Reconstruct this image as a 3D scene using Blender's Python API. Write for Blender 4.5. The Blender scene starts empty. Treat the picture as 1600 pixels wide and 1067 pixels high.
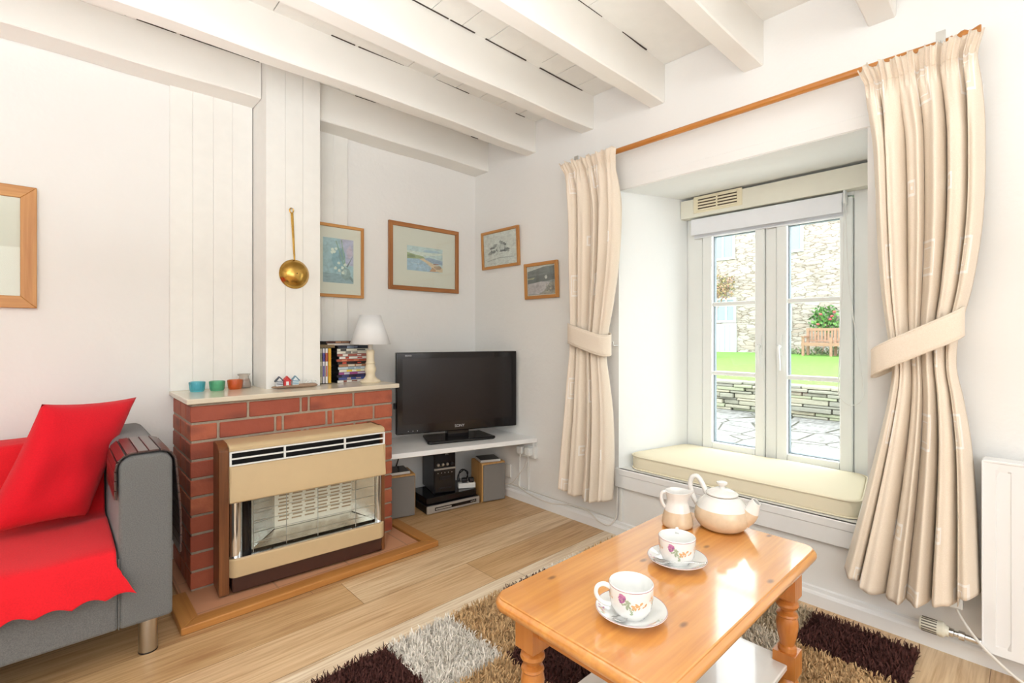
import bpy, bmesh, math, random
import numpy as np
from mathutils import Vector, Matrix, Euler

PI = math.pi
scene = bpy.context.scene
COL = scene.collection
rnd = random.Random(7)

# ------------------------------------------------------------------ camera, sky, lights, exposure
cam_d = bpy.data.cameras.new('camera')
cam_d.sensor_fit = 'HORIZONTAL'
cam_d.sensor_width = 36.0
cam_d.lens = 765.0 / 1600.0 * 36.0
cam_d.shift_y = -10.5 / 1600.0
cam_d.clip_start = 0.02
cam_d.clip_end = 200
cam = bpy.data.objects.new('camera', cam_d)
COL.objects.link(cam)
cam.location = (-2.19, -2.736, 1.06)
cam.rotation_euler = (PI / 2, 0, math.radians(47.0 - 90.0))
scene.camera = cam

world = bpy.data.worlds.new('overcast_sky')
world.use_nodes = True
scene.world = world
wn = world.node_tree.nodes
wn['Background'].inputs['Color'].default_value = (0.93, 0.97, 1.0, 1)
wn['Background'].inputs['Strength'].default_value = 8.5


def area(name, loc, rot, sx, sy, power, color=(1, 1, 1), portal=False):
    l = bpy.data.lights.new(name, 'AREA')
    l.shape = 'RECTANGLE'
    l.size, l.size_y = sx, sy
    l.energy = power
    l.color = color
    if portal:
        l.cycles.is_portal = True
    o = bpy.data.objects.new(name, l)
    COL.objects.link(o)
    o.location = loc
    o.rotation_euler = rot
    return o


# added fill lights: two at made-up windows behind the camera, and a bounced flash
area('side_fill_light', (-4.56, -2.6, 1.35), (0, -PI / 2, 0), 1.3, 2.0, 5, (0.9, 0.95, 1.0))
area('rear_fill_light', (-2.0, -5.16, 1.40), (PI / 2, 0, 0), 2.2, 1.3, 36, (0.9, 0.95, 1.0))
area('bounced_flash', (-2.55, -2.45, 1.35), (PI, 0, 0), 1.6, 1.6, 94, (0.9, 0.95, 1.0))
_d = Vector((-0.4, -0.3, 1.05)) - Vector((-3.6, -4.3, 2.05))
area('corner_fill_light', (-3.6, -4.3, 2.05), _d.to_track_quat('-Z', 'Y').to_euler(), 1.3, 1.3, 40, (0.9, 0.95, 1.0))  # added fill to brighten the dim far corner
area('daylight_portal', (0.66, -1.79, 1.03), (0, PI / 2, 0), 1.3, 0.85, 1, portal=True)

scene.view_settings.view_transform = 'Standard'
scene.view_settings.look = 'None'
scene.view_settings.gamma = 1.0
scene.view_settings.use_curve_mapping = False
scene.view_settings.exposure = -0.36


# ------------------------------------------------------------------ helpers: colours and materials
def lin(h):
    h = h.lstrip('#')
    c = [int(h[i:i + 2], 16) / 255 for i in (0, 2, 4)]
    return tuple((x / 12.92 if x <= 0.04045 else ((x + 0.055) / 1.055) ** 2.4) for x in c) + (1.0,)


class N:
    """small wrapper round a node tree"""
    def __init__(s, name):
        s.m = bpy.data.materials.new(name)
        s.m.use_nodes = True
        s.t = s.m.node_tree
        s.b = s.t.nodes['Principled BSDF']
        s.out = s.t.nodes['Material Output']

    def n(s, typ, **kw):
        nd = s.t.nodes.new(typ)
        for k, v in kw.items():
            if k.startswith('i_'):
                nd.inputs[k[2:].replace('_', ' ')].default_value = v
            else:
                setattr(nd, k, v)
        return nd

    def l(s, a, b):
        s.t.links.new(a, b)

    def coord(s, scale=(1, 1, 1), kind='Object', rot=(0, 0, 0), loc=(0, 0, 0)):
        tc = s.n('ShaderNodeTexCoord')
        mp = s.n('ShaderNodeMapping')
        mp.inputs['Scale'].default_value = scale
        mp.inputs['Rotation'].default_value = rot
        mp.inputs['Location'].default_value = loc
        s.l(tc.outputs[kind], mp.inputs['Vector'])
        return mp.outputs['Vector']

    def noise(s, vec, scale=5, detail=4, rough=0.55, dist=0.0):
        nd = s.n('ShaderNodeTexNoise')
        nd.inputs['Scale'].default_value = scale
        nd.inputs['Detail'].default_value = detail
        nd.inputs['Roughness'].default_value = rough
        nd.inputs['Distortion'].default_value = dist
        s.l(vec, nd.inputs['Vector'])
        return nd.outputs['Fac']

    def ramp(s, fac, stops):
        nd = s.n('ShaderNodeValToRGB')
        e = nd.color_ramp.elements
        while len(e) < len(stops):
            e.new(0.5)
        for x, (p, c) in zip(e, stops):
            x.position = p
            x.color = c if len(c) == 4 else tuple(c) + (1,)
        s.l(fac, nd.inputs['Fac'])
        return nd.outputs['Color']

    def mix(s, fac, a, b, mode='MIX'):
        nd = s.n('ShaderNodeMix', data_type='RGBA', blend_type=mode)
        for sock, v in ((nd.inputs[0], fac), (nd.inputs[6], a), (nd.inputs[7], b)):
            if hasattr(v, 'is_output') or isinstance(v, bpy.types.NodeSocket):
                s.l(v, sock)
            else:
                sock.default_value = v
        return nd.outputs[2]

    def math(s, op, a, b=0.0):
        nd = s.n('ShaderNodeMath', operation=op)
        for sock, v in ((nd.inputs[0], a), (nd.inputs[1], b)):
            if isinstance(v, bpy.types.NodeSocket):
                s.l(v, sock)
            else:
                sock.default_value = v
        return nd.outputs[0]

    def bump(s, height, strength=0.3, dist=0.01):
        nd = s.n('ShaderNodeBump')
        nd.inputs['Strength'].default_value = strength
        nd.inputs['Distance'].default_value = dist
        s.l(height, nd.inputs['Height'])
        s.l(nd.outputs['Normal'], s.b.inputs['Normal'])

    def base(s, c):
        if isinstance(c, bpy.types.NodeSocket):
            s.l(c, s.b.inputs['Base Color'])
        else:
            s.b.inputs['Base Color'].default_value = c

    def set(s, **kw):
        for k, v in kw.items():
            s.b.inputs[k.replace('_', ' ')].default_value = v


def dk(c, f):
    return (c[0] * f, c[1] * f, c[2] * f, 1)


def M(name, hexc, rough=0.5, metal=0.0, coat=0.0, var=0.06, vscale=20, bump=0.0, bscale=60, bdist=0.002, spec=0.5, stretch=(1, 1, 1)):
    s = N(name)
    c = lin(hexc) if isinstance(hexc, str) else hexc
    v = s.coord(stretch)
    if var > 0:
        f = s.noise(v, vscale, 4)
        s.base(s.ramp(f, [(0.3, dk(c, 1 - var)), (0.7, dk(c, 1 + var))]))
    else:
        s.base(c)
    s.set(Roughness=rough, Metallic=metal)
    s.b.inputs['Specular IOR Level'].default_value = spec
    if coat:
        s.b.inputs['Coat Weight'].default_value = coat
        s.b.inputs['Coat Roughness'].default_value = 0.04
    if bump > 0:
        s.bump(s.noise(v, bscale, 5), bump, bdist)
    return s.m


def wood(name, light, dark, axis=0, scale=1.0, rough=0.35, coat=0.0, knots=False, bump=0.08, amount=1.0):
    """grain that runs along an axis of the object"""
    s = N(name)
    a, b = lin(light), lin(dark)
    sc = [14 * scale] * 3
    sc[axis] = 0.9 * scale
    v = s.coord(tuple(sc))
    f1 = s.noise(v, 1.6, 5, 0.6, 0.6)
    sc2 = [120 * scale] * 3
    sc2[axis] = 3 * scale
    v2 = s.coord(tuple(sc2))
    f2 = s.noise(v2, 1.0, 3, 0.5)
    f = s.math('ADD', s.math('MULTIPLY', f1, 0.75), s.math('MULTIPLY', f2, 0.25))
    col = s.ramp(f, [(0.5 - 0.17 / amount, b), (0.5, tuple((x * 0.45 + y * 0.55) for x, y in zip(b, a))), (0.5 + 0.13 / amount, a)])
    if knots:
        kv = s.coord((2.2, 4.4, 2.2), loc=(0.13, 0.42, 0.3))
        vo = s.n('ShaderNodeTexVoronoi')
        vo.voronoi_dimensions = '2D'
        vo.inputs['Scale'].default_value = 1.55
        s.l(kv, vo.inputs['Vector'])
        kf = s.ramp(vo.outputs['Distance'], [(0.02, (1, 1, 1)), (0.06, (0, 0, 0))])
        col = s.mix(s.math('MULTIPLY', kf, 0.75), col, lin('#6b3a17'))
    s.base(col)
    s.set(Roughness=rough)
    if coat:
        s.b.inputs['Coat Weight'].default_value = coat
        s.b.inputs['Coat Roughness'].default_value = 0.1
        s.b.inputs['Coat IOR'].default_value = 1.5 if coat < 0.9 else 1.95
    s.bump(f2, bump, 0.0015)
    return s.m


# ------------------------------------------------------------------ helpers: meshes and objects
class B:
    def __init__(s):
        s.v, s.f, s.m, s.uv = [], [], [], None

    def add(s, vs, fs, m=0):
        o = len(s.v)
        s.v += [tuple(p) for p in vs]
        for f in fs:
            s.f.append(tuple(i + o for i in f))
            s.m.append(m)
        return s

    def box(s, x0, x1, y0, y1, z0, z1, m=0):
        vs = [(x, y, z) for z in (z0, z1) for y in (y0, y1) for x in (x0, x1)]
        return s.add(vs, [(0, 2, 3, 1), (4, 5, 7, 6), (0, 1, 5, 4), (2, 6, 7, 3), (0, 4, 6, 2), (1, 3, 7, 5)], m)

    def obox(s, c, ax, ay, az, m=0):
        """box from a centre and three half-axis vectors"""
        c, ax, ay, az = map(Vector, (c, ax, ay, az))
        vs = [c + ax * i + ay * j + az * k for k in (-1, 1) for j in (-1, 1) for i in (-1, 1)]
        return s.add(vs, [(0, 2, 3, 1), (4, 5, 7, 6), (0, 1, 5, 4), (2, 6, 7, 3), (0, 4, 6, 2), (1, 3, 7, 5)], m)

    def tube(s, pts, r, n=10, m=0, closed=False, caps=True):
        pts = [Vector(p) for p in pts]
        k = len(pts)
        rs = r if isinstance(r, (list, tuple)) else [r] * k
        rings = []
        up = None
        for i, p in enumerate(pts):
            if closed:
                d = pts[(i + 1) % k] - pts[i - 1]
            else:
                d = pts[min(i + 1, k - 1)] - pts[max(i - 1, 0)]
            d.normalize()
            if up is None:
                up = Vector((0, 0, 1)) if abs(d.z) < 0.9 else Vector((1, 0, 0))
            a = up - d * up.dot(d)
            if a.length < 1e-6:
                a = d.orthogonal()
            a.normalize()
            up = a
            b = d.cross(a)
            rings.append([p + (a * math.cos(2 * PI * j / n) + b * math.sin(2 * PI * j / n)) * rs[i] for j in range(n)])
        vs = [q for r_ in rings for q in r_]
        fs = []
        for i in range(k if closed else k - 1):
            i2 = (i + 1) % k
            for j in range(n):
                j2 = (j + 1) % n
                fs.append((i * n + j, i * n + j2, i2 * n + j2, i2 * n + j))
        if caps and not closed:
            fs.append(tuple(range(n))[::-1])
            fs.append(tuple((k - 1) * n + j for j in range(n)))
        return s.add(vs, fs, m)

    def lathe(s, prof, n=32, m=0, c=(0, 0, 0), ax=(0, 0, 1), mfun=None):
        """profile of (radius, height) turned about an axis through c"""
        az = Vector(ax).normalized()
        a = az.orthogonal().normalized()
        b = az.cross(a)
        c = Vector(c)
        o = len(s.v)
        idx = []
        for r, h in prof:
            if r < 1e-6:
                s.v.append(tuple(c + az * h))
                idx.append([len(s.v) - 1])
            else:
                row = []
                for j in range(n):
                    t = 2 * PI * j / n
                    s.v.append(tuple(c + az * h + (a * math.cos(t) + b * math.sin(t)) * r))
                    row.append(len(s.v) - 1)
                idx.append(row)
        for i in range(len(idx) - 1):
            p, q = idx[i], idx[i + 1]
            mm = mfun((prof[i][1] + prof[i + 1][1]) / 2, i) if mfun else m
            for j in range(n):
                j2 = (j + 1) % n
                if len(p) == 1 and len(q) == 1:
                    continue
                if len(p) == 1:
                    f = (p[0], q[j2], q[j])
                elif len(q) == 1:
                    f = (p[j], p[j2], q[0])
                else:
                    f = (p[j], p[j2], q[j2], q[j])
                s.f.append(f)
                s.m.append(mm)
        return s

    def prism(s, poly, z0, z1, m=0, map3=None):
        """polygon extruded; map3(u, v, w) gives the point (default u->x v->y w->z)"""
        g = map3 or (lambda u, v, w: (u, v, w))
        k = len(poly)
        vs = [g(u, v, z0) for u, v in poly] + [g(u, v, z1) for u, v in poly]
        fs = [tuple(range(k))[::-1], tuple(range(k, 2 * k))]
        for i in range(k):
            j = (i + 1) % k
            fs.append((i, j, k + j, k + i))
        return s.add(vs, fs, m)

    def grid(s, fn, nu, nv, m=0, closed=False, uv=False):
        o = len(s.v)
        vs = []
        cu = nu if closed else nu + 1
        for j in range(nv + 1):
            for i in range(cu):
                vs.append(fn(i / nu, j / nv))
        fs = []
        for j in range(nv):
            for i in range(nu):
                i2 = (i + 1) % cu
                fs.append((j * cu + i, j * cu + i2, (j + 1) * cu + i2, (j + 1) * cu + i))
        return s.add(vs, fs, m)

    def islands(s):
        par = list(range(len(s.v)))

        def find(i):
            while par[i] != i:
                par[i] = par[par[i]]
                i = par[i]
            return i
        for f in s.f:
            for i in f[1:]:
                par[find(i)] = find(f[0])
        out = {}
        for f, m in zip(s.f, s.m):
            out.setdefault(find(f[0]), []).append((f, m))
        res = []
        for fl in out.values():
            n = B()
            idx = {}
            for f, m in fl:
                for i in f:
                    if i not in idx:
                        idx[i] = len(n.v)
                        n.v.append(s.v[i])
                n.f.append(tuple(idx[i] for i in f))
                n.m.append(m)
            res.append(n)
        return res

    def each(s, name, mats, parent=None, **kw):
        """every separate piece becomes an object of its own"""
        return [n.obj(name, mats, parent, **kw) for n in s.islands()]

    def obj(s, name, mats, parent=None, smooth=False, bevel=0.0, seg=2, solid=0.0, world=None, sub=0, angle=38, sol_off=0):
        vs = s.v
        if world is not None:
            inv = Matrix.Translation(world.location) @ world.rotation_euler.to_matrix().to_4x4()
            inv.invert()
            vs = [tuple(inv @ Vector(p)) for p in vs]
        me = bpy.data.meshes.new(name)
        me.from_pydata(vs, [], s.f)
        if not isinstance(mats, (list, tuple)):
            mats = [mats]
        for q in mats:
            me.materials.append(q)
        if len(mats) > 1:
            me.polygons.foreach_set('material_index', s.m)
        bm = bmesh.new()
        bm.from_mesh(me)
        bmesh.ops.recalc_face_normals(bm, faces=bm.faces)
        bm.to_mesh(me)
        bm.free()
        if smooth:
            me.polygons.foreach_set('use_smooth', [True] * len(me.polygons))
            me.set_sharp_from_angle(angle=math.radians(angle))
        me.update()
        o = bpy.data.objects.new(name, me)
        COL.objects.link(o)
        if parent is not None:
            o.parent = parent
        if solid:
            md = o.modifiers.new('solid', 'SOLIDIFY')
            md.thickness = solid
            md.offset = sol_off
        if bevel:
            md = o.modifiers.new('bevel', 'BEVEL')
            md.width = bevel
            md.segments = seg
            md.limit_method = 'ANGLE'
            md.angle_limit = math.radians(50)
            md.harden_normals = False
            me.polygons.foreach_set('use_smooth', [True] * len(me.polygons))
            me.set_sharp_from_angle(angle=math.radians(38))
            wm = o.modifiers.new('wn', 'WEIGHTED_NORMAL')
            wm.keep_sharp = True
        if sub:
            md = o.modifiers.new('sub', 'SUBSURF')
            md.levels = sub
            md.render_levels = sub
        return o


def tag(o, label, cat, group=None, kind=None):
    o['label'] = label
    o['category'] = cat
    if group:
        o['group'] = group
    if kind:
        o['kind'] = kind
    return o


def thing(name, label, cat, loc=(0, 0, 0), rz=0.0, group=None):
    o = bpy.data.objects.new(name, None)
    o.empty_display_size = 0.05
    COL.objects.link(o)
    o.location = loc
    o.rotation_euler = (0, 0, rz)
    return tag(o, label, cat, group)


def solo(b, name, mats, loc, label, cat, group=None, rz=0.0, **kw):
    """a thing that is one mesh, built in its own coordinates"""
    o = b.obj(name, mats, **kw)
    o.location = loc
    o.rotation_euler = (0, 0, rz)
    return tag(o, label, cat, group)


def structure(b, name, mats, parent=None, **kw):
    o = b.obj(name, mats, parent, **kw)
    if parent is None:
        o['kind'] = 'structure'
    return o


def text(name, body, size, mat, parent, loc, rot, ext=0.0006, align='CENTER'):
    c = bpy.data.curves.new(name, 'FONT')
    c.body = body
    c.size = size
    c.extrude = ext
    c.align_x = align
    c.align_y = 'CENTER'
    c.materials.append(mat)
    tmp = bpy.data.objects.new(name, c)
    COL.objects.link(tmp)
    bpy.context.view_layer.update()
    me = bpy.data.meshes.new_from_object(tmp.evaluated_get(bpy.context.evaluated_depsgraph_get()))
    bpy.data.objects.remove(tmp)
    o = bpy.data.objects.new(name, me)
    if not me.materials:
        me.materials.append(mat)
    COL.objects.link(o)
    o.parent = parent
    o.location = loc
    o.rotation_euler = rot
    return o


def face_colors(me, cols):
    """one colour per face, kept as an attribute"""
    at = me.attributes.new('tint', 'FLOAT_COLOR', 'FACE')
    at.data.foreach_set('color', np.array(cols, dtype=np.float32).ravel())


def lerp(rows, z):
    """smooth curve through keyed rows (key first)"""
    rows = sorted(rows)
    if z <= rows[0][0]:
        return rows[0][1:]
    if z >= rows[-1][0]:
        return rows[-1][1:]
    k = 0
    while z > rows[k + 1][0]:
        k += 1
    a, b = rows[k], rows[k + 1]
    h = b[0] - a[0]
    t = (z - a[0]) / h

    def slope(i, j):
        if i == 0 or i == len(rows) - 1:
            i2 = 1 if i == 0 else i
            return (rows[i2][j] - rows[i2 - 1][j]) / (rows[i2][0] - rows[i2 - 1][0])
        return (rows[i + 1][j] - rows[i - 1][j]) / (rows[i + 1][0] - rows[i - 1][0])
    out = []
    for j in range(1, len(a)):
        m0, m1 = slope(k, j) * h, slope(k + 1, j) * h
        out.append((2 * t ** 3 - 3 * t * t + 1) * a[j] + (t ** 3 - 2 * t * t + t) * m0 + (-2 * t ** 3 + 3 * t * t) * b[j] + (t ** 3 - t * t) * m1)
    return tuple(out)


def catmull(pts, k=8):
    pts = [Vector(p) for p in pts]
    out = []
    for i in range(len(pts) - 1):
        p0, p1, p2, p3 = pts[max(i - 1, 0)], pts[i], pts[i + 1], pts[min(i + 2, len(pts) - 1)]
        for j in range(k):
            t = j / k
            out.append(0.5 * ((2 * p1) + (p2 - p0) * t + (2 * p0 - 5 * p1 + 4 * p2 - p3) * t * t + (3 * p1 - p0 - 3 * p2 + p3) * t ** 3))
    out.append(pts[-1])
    return out


# ------------------------------------------------------------------ materials
def plaster_mat(name, hexc, s1=0.25):
    s = N(name)
    c = lin(hexc)
    v = s.coord()
    s.base(s.ramp(s.noise(v, 2.2, 3), [(0.3, dk(c, 0.985)), (0.7, c)]))
    s.set(Roughness=0.75)
    s.b.inputs['Specular IOR Level'].default_value = 0.25
    f = s.math('ADD', s.noise(v, 5, 4), s.math('MULTIPLY', s.noise(v, 60, 3), 0.12))
    s.bump(f, s1, 0.02)
    return s.m


PLASTER = plaster_mat('white_plaster', '#f4f2ee')
REVEAL = plaster_mat('white_reveal_paint', '#f7f8f6', 0.15)
BEAMW = M('cream_white_beam_paint', '#faf7f0', 0.6, bump=0.25, bscale=9, bdist=0.006, var=0.02, vscale=3)
BOARDW = M('white_board_paint', '#f6f4ee', 0.5, bump=0.1, bscale=12, bdist=0.003, var=0.015)
GLOSSW = M('white_gloss_paint', '#f2f1ef', 0.35, var=0.01)
GAP = M('dark_gap', '#4a4038', 0.9, var=0.2)
UPVC = M('white_window_plastic', '#f3f5f2', 0.3, var=0.0)
CREAMP = M('cream_lintel_paint', '#eeecdd', 0.5, var=0.01)
CHROME = M('chrome', '#d8d8d8', 0.12, 1.0, var=0)
STEEL = M('brushed_steel', '#c4c2be', 0.3, 1.0, var=0.03)
BLACKP = M('black_plastic', '#17151a', 0.35, var=0)
BLACKG = M('glossy_black_plastic', '#100e12', 0.12, var=0)
DARK = M('dark_void', '#0c0a09', 0.8, var=0)
WHITEP = M('white_plastic', '#eeeeea', 0.35, var=0)
PINE = wood('orange_pine', '#e8a350', '#cf8439', 0, 1.0, 0.3, 1.0, knots=True, bump=0.12)
PINEV = wood('orange_pine_upright', '#d99046', '#be6f2b', 2, 1.0, 0.34, 0.3)
PINEX = wood('orange_pine_rail', '#d99046', '#be6f2b', 0, 1.0, 0.34, 0.3)
PINEY = wood('orange_pine_end_rail', '#d99046', '#be6f2b', 1, 1.0, 0.34, 0.3)
FRAMEX = wood('picture_frame_oak_rail', '#d39a58', '#b9793a', 0, 1.2, 0.4)
FRAMEZ = wood('picture_frame_oak_stile', '#d39a58', '#b9793a', 2, 1.2, 0.4)
FRAME2X = wood('picture_frame_brown_rail', '#b67a46', '#91572a', 0, 1.2, 0.4)
FRAME2Z = wood('picture_frame_brown_stile', '#b67a46', '#91572a', 2, 1.2, 0.4)
RODW = wood('varnished_pole', '#cf8a42', '#b06c28', 1, 1.0, 0.35, 0.2)
HEARTHW = wood('hearth_oak', '#c28748', '#a86c32', 0, 1.0, 0.4)
HEARTHWY = wood('hearth_oak_end', '#c28748', '#a86c32', 1, 1.0, 0.4)
TEAK = wood('teak_veneer', '#8a5630', '#62371c', 2, 1.4, 0.4)

# ------------------------------------------------------------------ room shell
# floor: oak laminate planks along the back wall
fl_cols = []
fb = B()
W = 0.2135
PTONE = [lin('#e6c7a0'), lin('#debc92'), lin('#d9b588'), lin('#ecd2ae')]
PALE = lin('#f8e9d2')
fr = random.Random(3)
fixed = {0: ([-4.7, -2.2, -1.3, 0.02], [1, 2, 0]), 1: ([-4.7, -2.05, -0.795, 0.02], [2, 0, 2])}
for r in range(-5, 20):
    y1 = -0.715 - r * W
    y0 = y1 - W
    if y1 > 0.02:
        y1 = 0.02
    if y0 > 0.02 or y0 < -5.3:
        continue
    if r in fixed:
        xs, ts = fixed[r]
    else:
        x = -4.7 + fr.random() * 0.9
        xs = [-4.7]
        while x < 0.02:
            xs.append(x)
            x += 1.25
        xs.append(0.02)
        ts = [fr.randrange(4) for _ in xs[1:]]
    for (a, c), t in zip(zip(xs, xs[1:]), ts):
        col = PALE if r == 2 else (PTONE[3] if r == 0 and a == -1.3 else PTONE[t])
        if r < 0:
            col = PTONE[2 if t < 2 else 1]
        g = 0.0008
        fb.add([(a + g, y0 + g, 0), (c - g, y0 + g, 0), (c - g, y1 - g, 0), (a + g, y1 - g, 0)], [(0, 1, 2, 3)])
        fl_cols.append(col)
fb.add([(-4.7, -5.3, -0.0015), (0.02, -5.3, -0.0015), (0.02, 0.02, -0.0015), (-4.7, 0.02, -0.0015)], [(0, 1, 2, 3)])
fl_cols.append(lin('#8c6a48'))
fb.add([(-4.7, -5.3, -0.08), (0.02, -5.3, -0.08), (0.02, 0.02, -0.08), (-4.7, 0.02, -0.08)], [(0, 1, 2, 3)])
fl_cols.append(lin('#8c6a48'))
s = N('oak_laminate')
at = s.n('ShaderNodeAttribute', attribute_name='tint')
v = s.coord((0.8, 9, 1))
f = s.noise(v, 2.4, 6, 0.62, 0.8)
g = s.ramp(f, [(0.25, lin('#d3c0ae')), (0.5, lin('#f6f1ea')), (0.75, lin('#ffffff'))])
v2 = s.coord((2.5, 60, 1))
g2 = s.ramp(s.noise(v2, 1.6, 3), [(0.3, lin('#e4d8ca')), (0.6, lin('#ffffff'))])
s.base(s.mix(1.0, s.mix(1.0, at.outputs['Color'], g, 'MULTIPLY'), g2, 'MULTIPLY'))
s.set(Roughness=0.38)
s.bump(s.noise(v2, 1.6, 3), 0.05, 0.001)
fo = structure(fb, 'floor', s.m)
face_colors(fo.data, fl_cols)

# walls
b = B().box(-4.72, 0.0, 0.0, 0.15, -0.05, 2.55)
structure(b, 'wall_back', PLASTER)
structure(B().box(-4.75, -4.6, -5.3, 0.15, -0.05, 2.55), 'wall_left', PLASTER)
structure(B().box(-4.75, 0.7, -5.35, -5.2, -0.05, 2.55), 'wall_front', PLASTER)
# window wall, 0.62 m thick with a splayed opening
TH = 0.62
oy1, oy0 = -1.22, -2.31      # opening at the room face
iy1, iy0 = -1.345, -2.235    # opening where the window sits and beyond
oz0, oz1 = 0.352, 1.822
XW = 0.50
b = B()
Yb, Yf = 0.15, -5.3
P_ = lambda y, z, x=0.0: (x, y, z)
zt = 2.55
zb = -0.05
for (y1, y0, z0, z1) in ((Yb, oy1, zb, zt), (oy0, Yf, zb, zt), (oy1, oy0, oz1, zt), (oy1, oy0, zb, oz0)):
    b.add([P_(y1, z0), P_(y0, z0), P_(y0, z1), P_(y1, z1)], [(0, 1, 2, 3)])
for (y1, y0, z0, z1) in ((Yb, iy1, zb, zt), (iy0, Yf, zb, zt), (iy1, iy0, oz1 + 0.02, zt), (iy1, iy0, zb, oz0)):
    b.add([P_(y1, z0, TH), P_(y0, z0, TH), P_(y0, z1, TH), P_(y1, z1, TH)], [(0, 1, 2, 3)])
b.add([(0, Yb, zb), (TH, Yb, zb), (TH, Yb, zt), (0, Yb, zt)], [(0, 1, 2, 3)])
b.add([(0, Yf, zb), (TH, Yf, zb), (TH, Yf, zt), (0, Yf, zt)], [(0, 1, 2, 3)])
b.add([(0, Yf, zt), (TH, Yf, zt), (TH, Yb, zt), (0, Yb, zt)], [(0, 1, 2, 3)])


def rev(p, q):
    # reveal sheet from the room face (p: two points) to x = XW and on to the outer face (q: two points)
    a0, a1 = p
    c0, c1 = q
    b.add([(0,) + a0, (0,) + a1, (XW,) + c1, (XW,) + c0, (TH,) + c1, (TH,) + c0], [(0, 1, 2, 3), (3, 2, 4, 5)], 1)


rev(((oy1, oz0), (oy1, oz1)), ((iy1, oz0), (iy1, oz1 + 0.02)))
rev(((oy0, oz0), (oy0, oz1)), ((iy0, oz0), (iy0, oz1 + 0.02)))
rev(((oy1, oz1), (oy0, oz1)), ((iy1, oz1 + 0.02), (iy0, oz1 + 0.02)))
rev(((oy1, oz0), (oy0, oz0)), ((iy1, oz0), (iy0, oz0)))
wr = structure(b, 'wall_right', [PLASTER, REVEAL])

# shallow lintel board above the opening
structure(B().box(-0.005, 0.002, -2.62, -1.20, 1.824, 1.872), 'trim_1', PLASTER, bevel=0.003)
# board under the window seat
structure(B().box(-0.024, 0.498, -2.30, -1.232, 0.322, 0.356).box(-0.022, -0.001, -2.33, -1.208, 0.256, 0.356), 'trim_2', GLOSSW, bevel=0.004)


def skirting(name, x0, x1, y0, y1, axis):
    b = B()
    prof = [(0, 0), (0.019, 0), (0.019, 0.044), (0.015, 0.052), (0.011, 0.056), (0.009, 0.068), (0, 0.072)]
    if axis == 'y':
        b.prism(prof, y0, y1, map3=lambda u, v, w: (x1 - u, w, v))
    else:
        b.prism(prof, x0, x1, map3=lambda u, v, w: (w, y1 - u, v))
    return structure(b, name, GLOSSW)


skirting('baseboard_right', 0, -0.0005, -5.19, -0.02, 'y')
skirting('baseboard_back', -0.8, -0.02, 0, -0.0005, 'x')
skirting('baseboard_left', -4.59, -1.9, 0, -0.0005, 'x')

# ceiling: painted boards running from the back wall with dark gaps showing here and there
b = B()
cr = random.Random(5)
b.box(-4.72, 0.0, -5.3, 0.02, 2.40, 2.5, 1)
x = 0.0
while x > -4.7:
    w = 0.135 + cr.random() * 0.03
    segs = []
    y = 0.0
    b.box(x - w + 0.0020, x - 0.0020, -5.3, 0.01, 2.385 + cr.random() * 0.002, 2.402, 0)
    # paint bridges most of the gap: fill strips leave dark lengths open
    y = 0.0
    while y > -5.2:
        L = 0.12 + cr.random() * 0.5
        if cr.random() < 0.45:
            b.box(x - 0.003, x + 0.003, y - L, y, 2.3866, 2.4, 0)
        y -= L
    x -= w
for by in (-0.156, -0.606, -1.051, -1.496):
    x = -0.1
    while x > -2.6:
        L = cr.uniform(0.03, 0.34)
        if cr.random() < 0.5:
            b.box(x - L, x, by - 0.0045, by + 0.002, 2.3838, 2.386, 1)
        x -= L + cr.uniform(0.0, 0.15)
structure(b, 'ceiling', [BOARDW, GAP])

# ceiling beams
BEAMS = [(-0.155, 0.0, 2.200), (-0.605, -0.520, 2.198), (-1.050, -0.965, 2.200), (-1.495, -1.41, 2.198), (-1.945, -1.862, 2.2), (-2.392, -2.31, 2.198), (-2.84, -2.755, 2.198), (-3.29, -3.205, 2.198)]
br = random.Random(11)


def beam(x0, x1, y0, y1, z0, i):
    ph = [br.random() * 6 for _ in range(6)]
    n = 60

    def fn(u, v):
        x = x0 + (x1 - x0) * u
        wob = 0.004 * math.sin(x * 3.1 + ph[0]) + 0.003 * math.sin(x * 7.3 + ph[1])
        woz = 0.004 * math.sin(x * 2.3 + ph[2]) + 0.002 * math.sin(x * 9.1 + ph[3])
        c = 0.005
        ring = [(y0, 2.392), (y0, z0 + c), (y0 + c, z0), (y1 - c, z0), (y1, z0 + c), (y1, 2.392)]
        yy, zz = ring[int(round(v * 5))]
        return (x, yy + (wob if yy < (y0 + y1) / 2 else wob * 0.5 if y1 < -0.01 else 0), zz + (woz if zz < 2.3 else 0))
    b = B().grid(fn, n, 5)
    cap = n + 1
    b.f.append(tuple(j * cap for j in range(6)))
    b.m.append(0)
    b.f.append(tuple(j * cap + n for j in range(6)))
    b.m.append(0)
    o = structure(b, 'ceiling_beam', BEAMW, smooth=True, angle=25)
    o['group'] = 'white painted ceiling beams'


beam(-4.6, -1.456, -0.15, -0.001, 2.206, 0)
beam(-1.197, -0.001, -0.155, -0.001, 2.19, 0)
for i, (y0, y1, z0) in enumerate(BEAMS[1:]):
    beam(-4.6, -0.001, y0, y1, z0, i + 1)

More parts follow.
